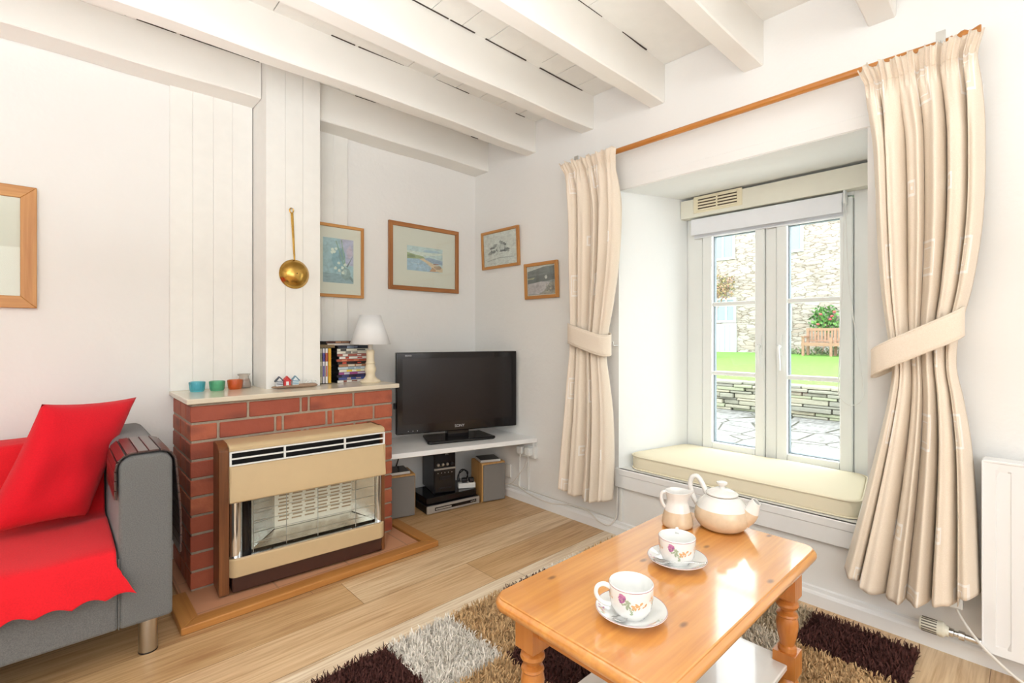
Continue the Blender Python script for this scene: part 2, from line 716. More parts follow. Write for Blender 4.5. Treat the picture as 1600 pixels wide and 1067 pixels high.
# chimney breast of painted boards, and the boarded panels either side of it
b = B()
gx = [-1.455, -1.366, -1.283, -1.196]
for a, c in zip(gx, gx[1:]):
    b.box(a + 0.0008, c - 0.0008, -0.225, -0.2, 0.80, 2.395)
b.box(-1.4535, -1.1975, -0.222, 0.0, 0.80, 2.395)
structure(b, 'wall_chimney_breast', BOARDW)
b = B()
for a, c in zip((-1.806, -1.716, -1.631, -1.548), (-1.716, -1.631, -1.548, -1.457)):
    b.box(a + 0.0009, c - 0.0009, -0.016, 0.0, 0.80, 2.22)
b.box(-1.805, -1.457, -0.013, 0.0, 0.80, 2.22)
structure(b, 'trim_3', BOARDW, bevel=0.001, seg=1)
b = B()
for a, c in zip((-1.195, -1.103, -1.034), (-1.103, -1.034, -0.949)):
    b.box(a + 0.0010, c - 0.0010, -0.010, 0.0, 0.80, 2.2)
b.box(-1.195, -0.95, -0.0085, 0.0, 0.80, 2.2)
structure(b, 'trim_4', BOARDW, bevel=0.001, seg=1)

# made-up window frames on the unseen walls, added round the fill lights
b = B()
for (y0, y1, z0, z1) in ((-3.7, -1.5, 0.6, 0.68), (-3.7, -1.5, 2.02, 2.10), (-3.7, -3.62, 0.6, 2.1), (-1.58, -1.5, 0.6, 2.1)):
    b.box(-4.6, -4.55, y0, y1, z0, z1)
structure(b, 'side_fill_frame', UPVC)
b = B()
for (x0, x1, z0, z1) in ((-3.2, -0.8, 0.65, 0.73), (-3.2, -0.8, 2.07, 2.15), (-3.2, -3.12, 0.65, 2.15), (-0.88, -0.8, 0.65, 2.15)):
    b.box(x0, x1, -5.2, -5.15, z0, z1)
structure(b, 'rear_fill_frame', UPVC)

# ------------------------------------------------------------------ casement window
s = N('window_glass')
tr = s.n('ShaderNodeBsdfTransparent')
tr.inputs['Color'].default_value = (0.96, 0.98, 0.97, 1)
gl = s.n('ShaderNodeBsdfGlossy')
gl.inputs['Roughness'].default_value = 0.02
geo = s.n('ShaderNodeNewGeometry')
dt = s.n('ShaderNodeVectorMath', operation='DOT_PRODUCT')
s.l(geo.outputs['Normal'], dt.inputs[0])
s.l(geo.outputs['Incoming'], dt.inputs[1])
sch = s.math('ADD', s.math('MULTIPLY', s.math('POWER', s.math('SUBTRACT', 1.0, s.math('ABSOLUTE', dt.outputs['Value'])), 5.0), 0.9), 0.025)
mx = s.n('ShaderNodeMixShader')
s.l(sch, mx.inputs['Fac'])
s.l(tr.outputs['BSDF'], mx.inputs[1])
s.l(gl.outputs['BSDF'], mx.inputs[2])
s.l(mx.outputs['Shader'], s.out.inputs['Surface'])
s.t.nodes.remove(s.b)
GLASS = s.m
GASKET = M('grey_gasket', '#6f7a80', 0.6, var=0)

win = bpy.data.objects.new('window_1', None)
COL.objects.link(win)
win['kind'] = 'structure'
win.location = (XW, -1.79, 0.36)


def ringframe(b, x0, x1, y0, y1, z0, z1, wl, wr_, wb, wt, m=0):
    """frame in the y-z plane; y0 < y1"""
    b.box(x0, x1, y0, y0 + wr_, z0, z1, m)
    b.box(x0, x1, y1 - wl, y1, z0, z1, m)
    b.box(x0, x1, y0 + wr_, y1 - wl, z0, z0 + wb, m)
    b.box(x0, x1, y0 + wr_, y1 - wl, z1 - wt, z1, m)


b = B()
ringframe(b, 0.505, 0.575, -2.235, -1.345, 0.352, 1.845, 0.093, 0.075, 0.058, 0.14)
b.box(0.505, 0.575, -1.828, -1.775, 0.40, 1.72)
b.obj('window_frame', UPVC, win, world=win, bevel=0.004)
for nm, y0, y1, wl, wr_ in (('sash', -1.773, -1.441, 0.055, 0.047), ('sash', -2.157, -1.830, 0.05, 0.052)):
    b = B()
    ringframe(b, 0.493, 0.56, y0, y1, 0.412, 1.70, wl, wr_, 0.05, 0.09)
    so = b.obj('sash', UPVC, win, world=win, bevel=0.006)
    gy0, gy1 = y0 + wr_, y1 - wl
    b = B()
    for z in (0.846, 1.230):
        b.box(0.503, 0.55, gy0 - 0.002, gy1 + 0.002, z - 0.011, z + 0.011)
    b.each('glazing_bar', UPVC, so, world=win, bevel=0.004)
    b = B()
    ringframe(b, 0.518, 0.545, gy0 - 0.001, gy1 + 0.001, 0.461, 1.611, 0.005, 0.004, 0.004, 0.004)
    b.obj('gasket', GASKET, so, world=win)
    B().box(0.522, 0.526, gy0, gy1, 0.461, 1.611).obj('pane', GLASS, so, world=win)
    hy = -1.752 if y0 > -1.8 else -1.848
    b = B()
    b.box(0.483, 0.494, hy - 0.012, hy + 0.012, 0.955, 1.06)
    b.lathe([(0, 0), (0.010, 0), (0.010, 0.022), (0, 0.022)], 12, c=(0.487, hy, 1.0), ax=(-1, 0, 0))
    b.tube(catmull([(0.470, hy, 1.005), (0.464, hy, 0.985), (0.465, hy - 0.003, 0.93), (0.468, hy - 0.004, 0.88)], 5), [0.009] * 4 + [0.0085] * 12, 8)
    b.obj('handle', UPVC, so, world=win, smooth=True)
    B().lathe([(0, 0), (0.004, 0), (0.004, 0.002), (0, 0.002)], 8, c=(0.464, hy, 1.005), ax=(-1, 0, 0)).obj('handle_lock', GASKET, so, world=win)

# cream lintel board at the head of the window, with its air vent
structure(B().box(0.445, 0.502, -2.24, -1.335, 1.722, 1.826), 'trim_5', CREAMP, bevel=0.003)
vt = thing('air_vent', 'cream slotted air vent set in the board above the window', 'vent', (0.445, -1.548, 1.788))
B().box(0.441, 0.4455, -1.682, -1.414, 1.742, 1.834).obj('vent_plate', M('ivory_vent_plastic', '#efe6c8', 0.45, var=0), vt, world=vt, bevel=0.002)
b = B()
b.box(0.4402, 0.4412, -1.655, -1.441, 1.7515, 1.8245)
b.obj('vent_opening', M('vent_dark', '#55483a', 0.8, var=0), vt, world=vt)
b = B()
for k in range(5):
    z = 1.756 + k * 0.0162
    b.box(0.4375, 0.4405, -1.655, -1.441, z - 0.0045, z + 0.0045)
b.box(0.4372, 0.4405, -1.552, -1.544, 1.75, 1.826)
b.each('vent_slat', bpy.data.materials['ivory_vent_plastic'], vt, world=vt)
B().lathe([(0, 0), (0.007, 0), (0.006, 0.006), (0, 0.006)], 10, c=(0.4375, -1.548, 1.788), ax=(-1, 0, 0)).obj('vent_knob', bpy.data.materials['ivory_vent_plastic'], vt, world=vt)

# roller blind, wound up under the lintel board
rb = thing('roller_blind', 'white roller blind wound up at the top of the window', 'blind', (0.475, -1.77, 1.66))
BLINDF = M('white_blind_fabric', '#eef0f4', 0.8, var=0.01)
b = B()
b.tube([(0.468, -1.395, 1.695), (0.468, -2.128, 1.695)], 0.021, 16)
b.obj('rolled_fabric', BLINDF, rb, world=rb, smooth=True)
b = B()
b.box(0.4875, 0.489, -2.125, -1.398, 1.615, 1.695)
b.tube([(0.488, -1.398, 1.613), (0.488, -2.125, 1.613)], 0.006, 8)
b.box(0.4455, 0.4475, -2.125, -1.398, 1.622, 1.708)
b.obj('hem_flap', BLINDF, rb, world=rb)
B().box(0.445, 0.49, -2.139, -2.130, 1.66, 1.722).obj('bracket', UPVC, rb, world=rb, bevel=0.003)
pts = [(0.45, -2.135, 1.69)]
for t in np.linspace(0, 1, 30):
    a = PI + PI * t
    pts.append((0.45 - 0.01 * math.sin(a), -2.165 - 0.045 * math.cos(a) * -1, 0.78 + 0.05 * math.sin(a)))
pts = [(0.45, -2.134, 1.69), (0.45, -2.128, 1.3), (0.45, -2.115, 0.95)] + [(0.45, -2.16 + 0.048 * math.cos(a), 0.80 + 0.06 * math.sin(a)) for a in np.linspace(0, -PI, 16)] + [(0.45, -2.19, 0.98), (0.45, -2.152, 1.3), (0.45, -2.138, 1.69)]
B().tube(catmull(pts, 4), 0.0022, 6).obj('pull_cord', WHITEP, rb, world=rb, smooth=True)

#@@OBJECTS
# ------------------------------------------------------------------ brick fireplace
HX0, HX1, HY = -1.792, -0.885, -0.405
HZ = 0.028
fp = thing('fireplace', 'red brick fireplace with pale stone mantel and tiled hearth', 'fireplace', (-1.34, -0.2, 0))
s = N('red_brick')
at = s.n('ShaderNodeAttribute', attribute_name='tint')
v = s.coord()
vv = s.coord((6, 6, 15))
vo = s.n('ShaderNodeTexVoronoi')
vo.inputs['Scale'].default_value = 1.0
s.l(vv, vo.inputs['Vector'])
spot = s.ramp(vo.outputs['Distance'], [(0.10, (1, 1, 1)), (0.42, (0, 0, 0))])
nz = s.noise(v, 28, 5)
c1 = s.mix(s.math('MULTIPLY', nz, 0.75), at.outputs['Color'], lin('#96452f'))
c2 = s.mix(s.math('MULTIPLY', spot, 0.7), c1, lin('#74392d'))
s.base(c2)
s.set(Roughness=0.6)
s.bump(s.noise(v, 90, 5), 0.35, 0.003)
BRICK = s.m
MORTAR = M('grey_mortar', '#a59684', 0.9, bump=0.5, bscale=120, bdist=0.003, var=0.1, vscale=60)
b = B()
bt = []
kr = random.Random(21)
tones = [lin(x) for x in ('#c16a4a', '#b15c41', '#c97652', '#a4523c', '#b86447')]
J = 0.010
Ya, Xa = [], []
rowA = [HX0, -1.579, -1.356, -1.319, -1.099, HX1]
rowB = [HX0, -1.692, -1.468, -1.435, -1.235, -1.203, -0.989, HX1]
ztop = 0.778
course = (ztop - HZ) / 10
for r in range(10):
    z1 = ztop - r * course - J
    z0 = z1 - course + J
    row = (rowA if r % 2 == 0 else rowB)
    if r % 4 >= 2:
        row = [HX0] + [x + 0.006 * (1 if i % 2 else -1) for i, x in enumerate(row[1:-1])] + [HX1]
    for i, (x0, x1) in enumerate(zip(row, row[1:])):
        a = x0 + (J / 2 if i else 0)
        c = x1 - (J / 2 if x1 != HX1 else 0)
        j = kr.uniform(-0.0015, 0.0015)
        b.box(a, c, HY + j, HY + 0.095, z0, z1)
        bt += [tones[kr.randrange(5)]] * 6
    ys = [HY + 0.1, HY + 0.215 if r % 2 == 0 else HY + 0.325, -0.001] if r % 2 == 0 else [HY + 0.1, HY + 0.21, -0.001]
    for side in (0, 1):
        for y0, y1 in zip(ys, ys[1:]):
            j = kr.uniform(-0.0015, 0.0015)
            if side == 0:
                b.box(HX0 - j, HX0 + 0.09, y0 + J / 2, y1 - J / 2, z0, z1)
            else:
                b.box(HX1 - 0.09, HX1 + j, y0 + J / 2, y1 - J / 2, z0, z1)
            bt += [tones[kr.randrange(5)]] * 6
b.box(HX0 + 0.004, HX1 - 0.004, HY + 0.005, -0.001, 0.001, ztop, 1)
bt += [lin('#a59684')] * 6
bo = b.obj('brickwork', [BRICK, MORTAR], fp, world=fp)
face_colors(bo.data, bt)
md = bo.modifiers.new('bevel', 'BEVEL')
md.width = 0.003
md.segments = 1
b = B()
b.prism([(-1.806, -0.001), (-1.806, -0.418), (-0.848, -0.418), (-0.848, -0.001)], 0.778, 0.80)
b.obj('mantel', M('cream_stone_slab', '#e0d3bd', 0.25, var=0.05, vscale=6, coat=0.3), fp, world=fp, bevel=0.004, seg=3)
# hearth: terracotta tiles inside a mitred oak edging
s = N('terracotta_tile')
br_ = s.n('ShaderNodeTexBrick')
br_.offset = 0.0
for k, val in (('Scale', 1.0), ('Mortar Size', 0.0035), ('Brick Width', 0.302), ('Row Height', 0.302)):
    br_.inputs[k].default_value = val
br_.inputs['Color1'].default_value = lin('#cd9470')
br_.inputs['Color2'].default_value = lin('#c68a68')
br_.inputs['Mortar'].default_value = lin('#a87a5c')
s.l(s.coord((1, 1, 1), loc=(0.18, 0.1, 0)), br_.inputs['Vector'])
s.base(s.mix(s.math('MULTIPLY', s.noise(s.coord(), 12, 4), 0.4), br_.outputs['Color'], lin('#d8a680')))
s.set(Roughness=0.5)
ho = B().box(-1.828, -0.855, -0.632, -0.001, 0.001, 0.020).obj('hearth_tiles', s.m, fp, world=fp)
b = B()
HL, HR, HF, EW = -1.868, -0.785, -0.690, 0.062
b.prism([(HL, HF), (HR, HF), (HR - EW, HF + EW), (HL + EW, HF + EW)], 0.001, HZ)
b.obj('hearth_edging', HEARTHW, fp, world=fp, bevel=0.003)
b = B()
b.prism([(HL, HF), (HL + EW, HF + EW), (HL + EW, -0.4), (HL, -0.4)], 0.001, HZ)
b.prism([(HR, HF), (HR, -0.28), (HR - EW, -0.28), (HR - EW, HF + EW)], 0.001, HZ)
b.prism([(HR - EW, -0.28), (HR - EW, -0.34), (HX1 + 0.002, -0.34), (HX1 + 0.002, -0.28)], 0.001, HZ)
b.each('hearth_edging', HEARTHWY, fp, world=fp, bevel=0.003)

# ------------------------------------------------------------------ gas fire
gf = thing('gas_fire', 'beige gas fire with chrome surround standing on the tiled hearth', 'gas fire', (-1.688, -0.560, 0.0285), math.radians(-4.0))
BEIGE = M('beige_enamel', '#cfb58c', 0.4, var=0.02)
BROWN = M('dark_brown_enamel', '#46291f', 0.45, var=0.05)
L = 0.655      # local x 0..L across, y into the wall, z up
b = B()
b.box(0.012, L - 0.012, 0.010, 0.148, 0.0, 0.064)
b.obj('plinth', BROWN, gf, bevel=0.006)
b = B()
for x0, x1 in ((-0.034, 0.002), (L - 0.012, L + 0.004)):
    dpt = 0.150 if x0 < 0.1 else 0.19
    b.prism([(0.012, 0), (dpt, 0), (dpt, 0.592), (0.05, 0.592), (0.012, 0.57)], x0, x1, map3=lambda u, v, w: (w, u, v))
b.each('side_panel', TEAK, gf, bevel=0.002)
b = B()   # rear case
b.box(0.004, L - 0.004, 0.13, 0.149, 0.05, 0.56)
b.obj('rear_case', DARK, gf)
# cream hood: top cap, slanting front below the grille
b = B()
prof = [(0.15, 0.592), (0.035, 0.592), (0.012, 0.588), (0.004, 0.580), (0.004, 0.566), (0.012, 0.566), (0.012, 0.580), (0.15, 0.582)]
b.prism(prof, 0.0, L, map3=lambda u, v, w: (w, u, v))
prof = [(0.004, 0.508), (-0.010, 0.380), (-0.010, 0.366), (-0.002, 0.362), (0.12, 0.362), (0.12, 0.372), (0.004, 0.376), (0.014, 0.506)]
b.prism(prof, 0.0, L, map3=lambda u, v, w: (w, u, v))
b.box(0.0, 0.006, -0.006, 0.12, 0.364, 0.51)
b.box(L - 0.006, L, -0.006, 0.12, 0.364, 0.51)
b.obj('hood', BEIGE, gf, bevel=0.003)
b = B()
b.box(0.002, L - 0.002, 0.035, 0.06, 0.505, 0.58)
b.obj('grille_recess', DARK, gf)
b = B()
for z in (0.511, 0.537, 0.563):
    b.box(0.003, L - 0.003, 0.0, 0.008, z - 0.003, z + 0.003)
for x in (0.005, 0.206, 0.462, L - 0.005):
    b.box(x - 0.004, x + 0.004, -0.001, 0.009, 0.509, 0.566)
b.obj('grille', WHITEP, gf, bevel=0.001)
# lower fender with rounded ends
b = B()
n = 8
pl = []
R = 0.03
for i in range(n + 1):
    a = PI + PI / 2 * i / n
    pl.append((R + R * math.cos(a), R + R * math.sin(a) - 0.006))
for i in range(n + 1):
    a = 1.5 * PI + PI / 2 * i / n
    pl.append((L - R + R * math.cos(a), R + R * math.sin(a) - 0.006))
pl += [(L, 0.14), (0, 0.14)]
b.prism(pl, 0.064, 0.138)
b.obj('fender', BEIGE, gf, bevel=0.004)
b = B()
pl2 = [(x * 0.985 + 0.005, y + 0.003) for x, y in pl]
b.prism(pl2, 0.138, 0.142)
b.obj('chrome_tray', CHROME, gf)
# chrome side cheeks, hearth reflector, radiant bed
b = B()
b.grid(lambda u, v: (0.006 + 0.045 * u, 0.022 - 0.012 * math.sin(PI * u), 0.142 + 0.222 * v), 8, 1)
b.grid(lambda u, v: (L - 0.006 - 0.035 * u, 0.022 - 0.012 * math.sin(PI * u), 0.142 + 0.222 * v), 8, 1)
b.each('chrome_cheek', CHROME, gf, smooth=True)
b = B()
b.add([(0.052, 0.02, 0.142), (0.052, 0.02, 0.364), (0.085, 0.03, 0.364), (0.085, 0.03, 0.142)], [(0, 1, 2, 3)])
b.obj('dark_pillar', BLACKG, gf)
b = B()
b.add([(0.085, 0.03, 0.15), (0.085, 0.03, 0.36), (0.20, 0.115, 0.335), (0.20, 0.115, 0.19)], [(0, 1, 2, 3)])
b.add([(L - 0.04, 0.03, 0.15), (L - 0.04, 0.03, 0.36), (L - 0.13, 0.115, 0.335), (L - 0.13, 0.115, 0.19)], [(0, 1, 2, 3)])
b.add([(0.085, 0.03, 0.15), (L - 0.04, 0.03, 0.15), (L - 0.13, 0.115, 0.185), (0.20, 0.115, 0.185)], [(0, 1, 2, 3)])
b.add([(0.085, 0.03, 0.36), (L - 0.04, 0.03, 0.36), (L - 0.13, 0.115, 0.335), (0.20, 0.115, 0.335)], [(0, 1, 2, 3)])
b.obj('reflector', M('polished_reflector', '#e4e2de', 0.26, 1.0, var=0.12, vscale=9, bump=0.4, bscale=14, bdist=0.01), gf)
b = B()
s = N('radiant_ceramic')
s.base(lin('#efe6d8'))
s.set(Roughness=0.8)
b.box(0.19, L - 0.12, 0.108, 0.125, 0.185, 0.34)
rad = b.obj('radiant', s.m, gf)
b = B()
for i in range(6):
    for j in range(8):
        x = 0.205 + i * 0.056 + (0.02 if j % 2 else 0) * 0.2
        z = 0.213 + j * 0.0155
        b.box(x, x + 0.042, 0.1072, 0.109, z, z + 0.0062)
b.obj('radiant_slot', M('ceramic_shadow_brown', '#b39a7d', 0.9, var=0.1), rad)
b = B()
for z in (0.18, 0.225, 0.27, 0.315):
    b.tube([(0.088, 0.012, z), (L - 0.045, 0.012, z)], 0.0011, 6)
for x in (0.088, 0.215, 0.345, L - 0.14, L - 0.045):
    b.tube([(x, 0.011, 0.145), (x, 0.011, 0.362)], 0.0014, 6)
for k in range(5):
    z = 0.18 + 0.04 * k
    b.tube([(0.088, 0.012, z), (0.17, 0.075, z - 0.015)], 0.0012, 6)
b.obj('wire_guard', STEEL, gf, smooth=True)
b = B()
b.box(0.08, L - 0.04, 0.004, 0.008, 0.142, 0.364)
b.obj('glass_front', GLASS, gf)

# ------------------------------------------------------------------ things on the mantel
MZ = 0.8005


def tinted_glass(name, hexc):
    s = N(name)
    s.base(lin(hexc))
    s.set(Roughness=0.08, IOR=1.45)
    s.b.inputs['Transmission Weight'].default_value = 0.75
    return s.m


def tealight(hexc, loc, label, mname):
    b = B()
    n = 40

    def fn(u, v):
        a = 2 * PI * u
        prof = [(0.004, 0.004), (0.022, 0.004), (0.0245, 0.012), (0.0275, 0.042), (0.0285, 0.045), (0.0315, 0.045), (0.0325, 0.042), (0.029, 0.008), (0.026, 0.0), (0.004, 0.0)]
        k = int(round(v * 9))
        r, z = prof[k]
        if k in (6, 7):
            r += 0.0009 * math.cos(20 * a)
        return (r * math.cos(a), r * math.sin(a), z)
    b.grid(fn, 80, 9, closed=True)
    return solo(b, 'tealight_holder', tinted_glass(mname, hexc), loc, label, 'candle holder', 'coloured glass tealight holders', smooth=True, angle=60)


tealight('#7fe3f2', (-1.716, -0.066 - 0.05, MZ), 'small turquoise glass tealight holder on the mantel', 'turquoise_glass')
tealight('#86dfb6', (-1.640, -0.135, MZ), 'small green glass tealight holder on the mantel', 'green_glass')
tealight('#ff8f45', (-1.562, -0.120, MZ), 'small orange glass tealight holder on the mantel', 'orange_glass')
jr = thing('glass_jar', 'squat clear glass jar filled with brown sand behind the orange holder', 'jar', (-1.512, -0.075, MZ))
b = B()
b.lathe([(0, 0), (0.030, 0), (0.033, 0.004), (0.032, 0.02), (0.021, 0.052), (0.022, 0.056), (0.028, 0.061), (0.029, 0.067), (0.027, 0.068), (0.0255, 0.067), (0.019, 0.054), (0.029, 0.02), (0.029, 0.004), (0, 0.004)], 32)
b.obj('jar_glass', tinted_glass('clear_jar_glass', '#f2ece4'), jr, smooth=True, angle=60)
b = B()
b.lathe([(0, 0.0045), (0.0285, 0.0045), (0.0285, 0.02), (0.023, 0.042), (0, 0.043)], 24)
b.obj('sand', M('brown_sand', '#b98f70', 0.9, bump=0.4, bscale=300, var=0.15, vscale=200), jr, smooth=True)

# driftwood with three beach huts and seabirds
dw = thing('beach_hut_ornament', 'driftwood ornament with three tiny beach huts and seabirds', 'ornament', (-1.333, -0.262, MZ), math.radians(-3))
b = B()
n = 30


def dfn(u, v):
    x = -0.108 + 0.216 * u
    a = 2 * PI * v
    e = max(0.02, 1 - abs(2 * u - 1) ** 8) ** 0.5
    return (x, 0.017 * math.cos(a) * e, 0.009 + 0.0085 * math.sin(a) * e * (1 - 0.25 * math.sin(5 * u + 1)))


b.grid(dfn, 30, 12)
b.obj('driftwood', wood('driftwood_grey', '#b79a80', '#8d7360', 0, 2, 0.8), dw, smooth=True)
for nm, x, wall, roof in (('hut', -0.073, '#e9e9ea', '#3b4354'), ('hut', -0.038, '#cf3b3b', '#d8433f'), ('hut', 0.0, '#e4ecef', '#7fa6ba')):
    b = B()
    h, w = 0.032, 0.0145
    b.prism([(-w, 0.014), (w, 0.014), (w, 0.036), (0, 0.054), (-w, 0.036)], -0.010, 0.010, map3=lambda u, v_, w_: (x + u, w_, v_))
    hut = b.obj('hut', M('hut_wall_' + wall[1:], wall, 0.6, var=0), dw)
    b = B()
    for sgn in (-1, 1):
        b.prism([(0, 0.056), (0, 0.060), (sgn * (w + 0.005), 0.038), (sgn * (w + 0.005), 0.034)], -0.012, 0.012, map3=lambda u, v_, w_: (x + u, w_, v_))
    b.obj('hut_roof', M('hut_roof_' + roof[1:], roof, 0.6, var=0), hut)
    b = B()
    if wall == '#cf3b3b':
        b.box(x - 0.006, x + 0.006, -0.0112, -0.0098, 0.016, 0.034)
        b.obj('hut_door', WHITEP, hut)
    else:
        for z in (0.019, 0.027, 0.035):
            b.box(x - w + 0.001, x + w - 0.001, -0.0112, -0.0098, z, z + 0.004)
        b.each('hut_stripe', bpy.data.materials['hut_roof_' + roof[1:]], hut)
for k, x in enumerate((0.052, 0.072, 0.09)):
    b = B()
    b.grid(lambda u, v: (x + 0.012 * (u - 0.5) * 2 * 0.9, 0.005 * math.cos(2 * PI * v) * math.sin(PI * min(max(u, 0.02), 0.98)), 0.021 + 0.006 * u + 0.005 * math.sin(2 * PI * v) * math.sin(PI * min(max(u, 0.02), 0.98))), 10, 8)
    b.lathe([(0, -0.005), (0.0035, -0.0035), (0.005, 0), (0.0035, 0.0035), (0, 0.005)], 10, c=(x + 0.008, 0, 0.031))
    b.lathe([(0.0012, 0), (0, 0.006)], 6, c=(x + 0.012, 0, 0.031), ax=(1, 0, 0))
    bd = b.obj('seabird', WHITEP, dw, smooth=True)

# DVD cases
dvd_defs = [  # bottom to top of the flat pile: thickness, spine, label
    ('#e9e4dc', 'white spined DVD case with a brown mark, lowest in the flat pile'),
    ('#4a5aa0', 'blue spined DVD case resting on the lowest white one'),
    ('#2b2333', 'very dark violet DVD case lying between blue and magenta spines'),
    ('#9d4a86', 'magenta spined DVD case in the flat pile on the mantel'),
    ('#e8e6d0', 'white DVD spine with yellow patch just above the magenta one'),
    ('#c9d6dc', 'pale blue DVD spine in the middle of the flat pile'),
    ('#b4805e', 'tan brown DVD spine just above the pale blue one'),
    ('#2a1f1e', 'near black DVD spine with red patch in the flat pile'),
    ('#b5563e', 'rust red DVD spine just above the near black one'),
    ('#eee9e2', 'white DVD spine with small red figure above the rust red one'),
    ('#b3685a', 'dull red DVD spine with white patch high in the flat pile'),
    ('#e7e2d4', 'ivory DVD spine with a grey squiggle high in the flat pile'),
    ('#ece9d9', 'cream DVD spine directly under the dark blue case'),
]
CASE = M('dvd_case_black', '#1c1a1d', 0.3, var=0)
SPX = lambda c: M('dvd_spine_' + c[1:], c, 0.35, var=0.0)
accents = {0: '#7e4436', 1: '#c9b0a0', 4: '#e8cf50', 7: '#c94f3a', 9: '#b8402f', 10: '#efe8df', 11: '#7d7a76', 8: '#d28060', 3: '#c9c6d0', 6: '#e6d9c6', 12: '#3d3a3a', 5: '#93a6b4', 2: '#3a3f78'}
dr = random.Random(4)


def dvd(loc, rz, sp, label, upright=False, acc=None, th=0.0140, cat='DVD', grp='DVD cases on the mantel', depth=0.135, length=0.19):
    b = B()
    # spine faces local -y
    t = th / 2 - 0.0003
    if upright:
        b.box(-t, t, 0, depth, 0, length)
        b.box(-t * 0.93, t * 0.93, -0.0006, 0.0004, 0.003, length - 0.003, 1)
        if acc:
            b.box(-t * 0.93, t * 0.93, -0.0010, 0.0002, length * 0.62, length * 0.86, 2)
            b.box(-t * 0.6, t * 0.6, -0.0010, 0.0002, length * 0.2, length * 0.5, 2)
    else:
        b.box(0, length, 0, depth, 0, 2 * t)
        b.box(0.003, length - 0.003, -0.0006, 0.0004, t * 0.07, 2 * t - t * 0.07, 1)
        if acc:
            a0 = dr.uniform(0.02, 0.06)
            b.box(a0, a0 + dr.uniform(0.015, 0.04), -0.0010, 0.0002, t * 0.2, t * 1.8, 2)
            a1 = dr.uniform(0.08, 0.12)
            b.box(a1, a1 + dr.uniform(0.02, 0.05), -0.0010, 0.0002, t * 0.5, t * 1.5, 2)
    mats = [CASE, SPX(sp), SPX(acc) if acc else CASE]
    return solo(b, 'dvd_case', mats, loc, label, cat, grp, rz)


z = MZ
for i, (c, lab) in enumerate(dvd_defs):
    dvd((-1.079 + dr.uniform(-0.007, 0.007), -0.165 + dr.uniform(-0.005, 0.005), z), 0, c, lab, acc=accents.get(i))
    z += 0.0142
zt_ = z
dvd((-1.076, -0.168, z), 0, '#23293a', 'dark blue DVD case with thin red edge crowning the flat pile', acc='#8593a8', th=0.0165)
z += 0.0167
dvd((-1.130, -0.150, z), math.radians(7), '#d9d0c8', 'white edged DVD case lying askew beneath the brown topped one', acc=None, th=0.012)
z += 0.0122
dvd((-1.136, -0.150, z), math.radians(11), '#5c3a30', 'brown topped DVD case lying askew on the very top of the pile', acc='#b98a6a', th=0.012)
dvd((-1.168, -0.165, MZ), 0, '#b9b3a0', 'grey green DVD case standing upright against the chimney breast', True, '#8c8a72')
dvd((-1.1525, -0.163, MZ), 0, '#e4dfe4', 'lilac and white DVD case standing second in the upright row', True, '#5a4f98', th=0.0125)
dvd((-1.1175 - 0.0208, -0.166, MZ), 0, '#efe9e6', 'white DVD case with red lettering standing beside the yellow spine', True, '#b75b4c', th=0.0135)
dvd((-1.1215, -0.166, MZ), 0, '#eab52e', 'yellow spined DVD case standing upright next to the flat pile', True, '#e0a018', th=0.0165)
b = B().box(0, 0.088, 0, 0.12, 0, 0.016).box(0.002, 0.086, -0.0006, 0.0004, 0.001, 0.015, 1)
solo(b, 'box_set', [M('box_set_tan', '#a08a68', 0.5, var=0.1), M('box_set_spine', '#7b6748', 0.5, var=0.2)], (-1.180, -0.160, MZ + 0.1903), 'tan brown slim box lying across the upright DVD cases', 'DVD')

# table lamp
tl = thing('table_lamp', 'cream turned table lamp with white conical shade on the mantel', 'lamp', (-0.928, -0.245, MZ))
b = B()
b.lathe([(0, 0), (0.055, 0), (0.057, 0.006), (0.052, 0.012), (0.036, 0.020), (0.026, 0.034), (0.024, 0.046), (0.028, 0.058), (0.031, 0.068), (0.030, 0.080), (0.024, 0.092), (0.023, 0.100), (0.027, 0.104), (0.023, 0.109), (0.0215, 0.118), (0.021, 0.150), (0.0225, 0.160), (0.021, 0.172), (0.016, 0.178), (0, 0.178)], 36)
b.obj('base', M('cream_lamp_ceramic', '#efdfc0', 0.35, var=0.03, vscale=12), tl, smooth=True)
b = B()
b.lathe([(0, 0.178), (0.013, 0.178), (0.013, 0.205), (0.009, 0.208), (0.009, 0.24), (0, 0.24)], 16)
b.obj('bulb_holder', M('lamp_fitting_white', '#ded8ce', 0.4, var=0), tl, smooth=True)
b = B()
b.lathe([(0.1075, 0.208), (0.0535, 0.367)], 48)
b.obj('lamp_shade', M('white_shade_fabric', '#f1f1f1', 0.8, var=0.01), tl, smooth=True, solid=0.0015)
b = B()
for a in (0, 2 * PI / 3, 4 * PI / 3):
    b.tube([(0.009 * math.cos(a), 0.009 * math.sin(a), 0.232), (0.083 * math.cos(a), 0.083 * math.sin(a), 0.276)], 0.0015, 6)
b.each('shade_carrier', STEEL, tl)
b = B()
b.tube(catmull([(0.05, 0.02, 0.006), (0.055, 0.05, 0.01), (0.04, 0.09, 0.004), (0.06, 0.15, 0.003), (0.072, 0.22, 0.004)], 6), 0.0028, 8)
b.obj('cord', WHITEP, tl, smooth=True)

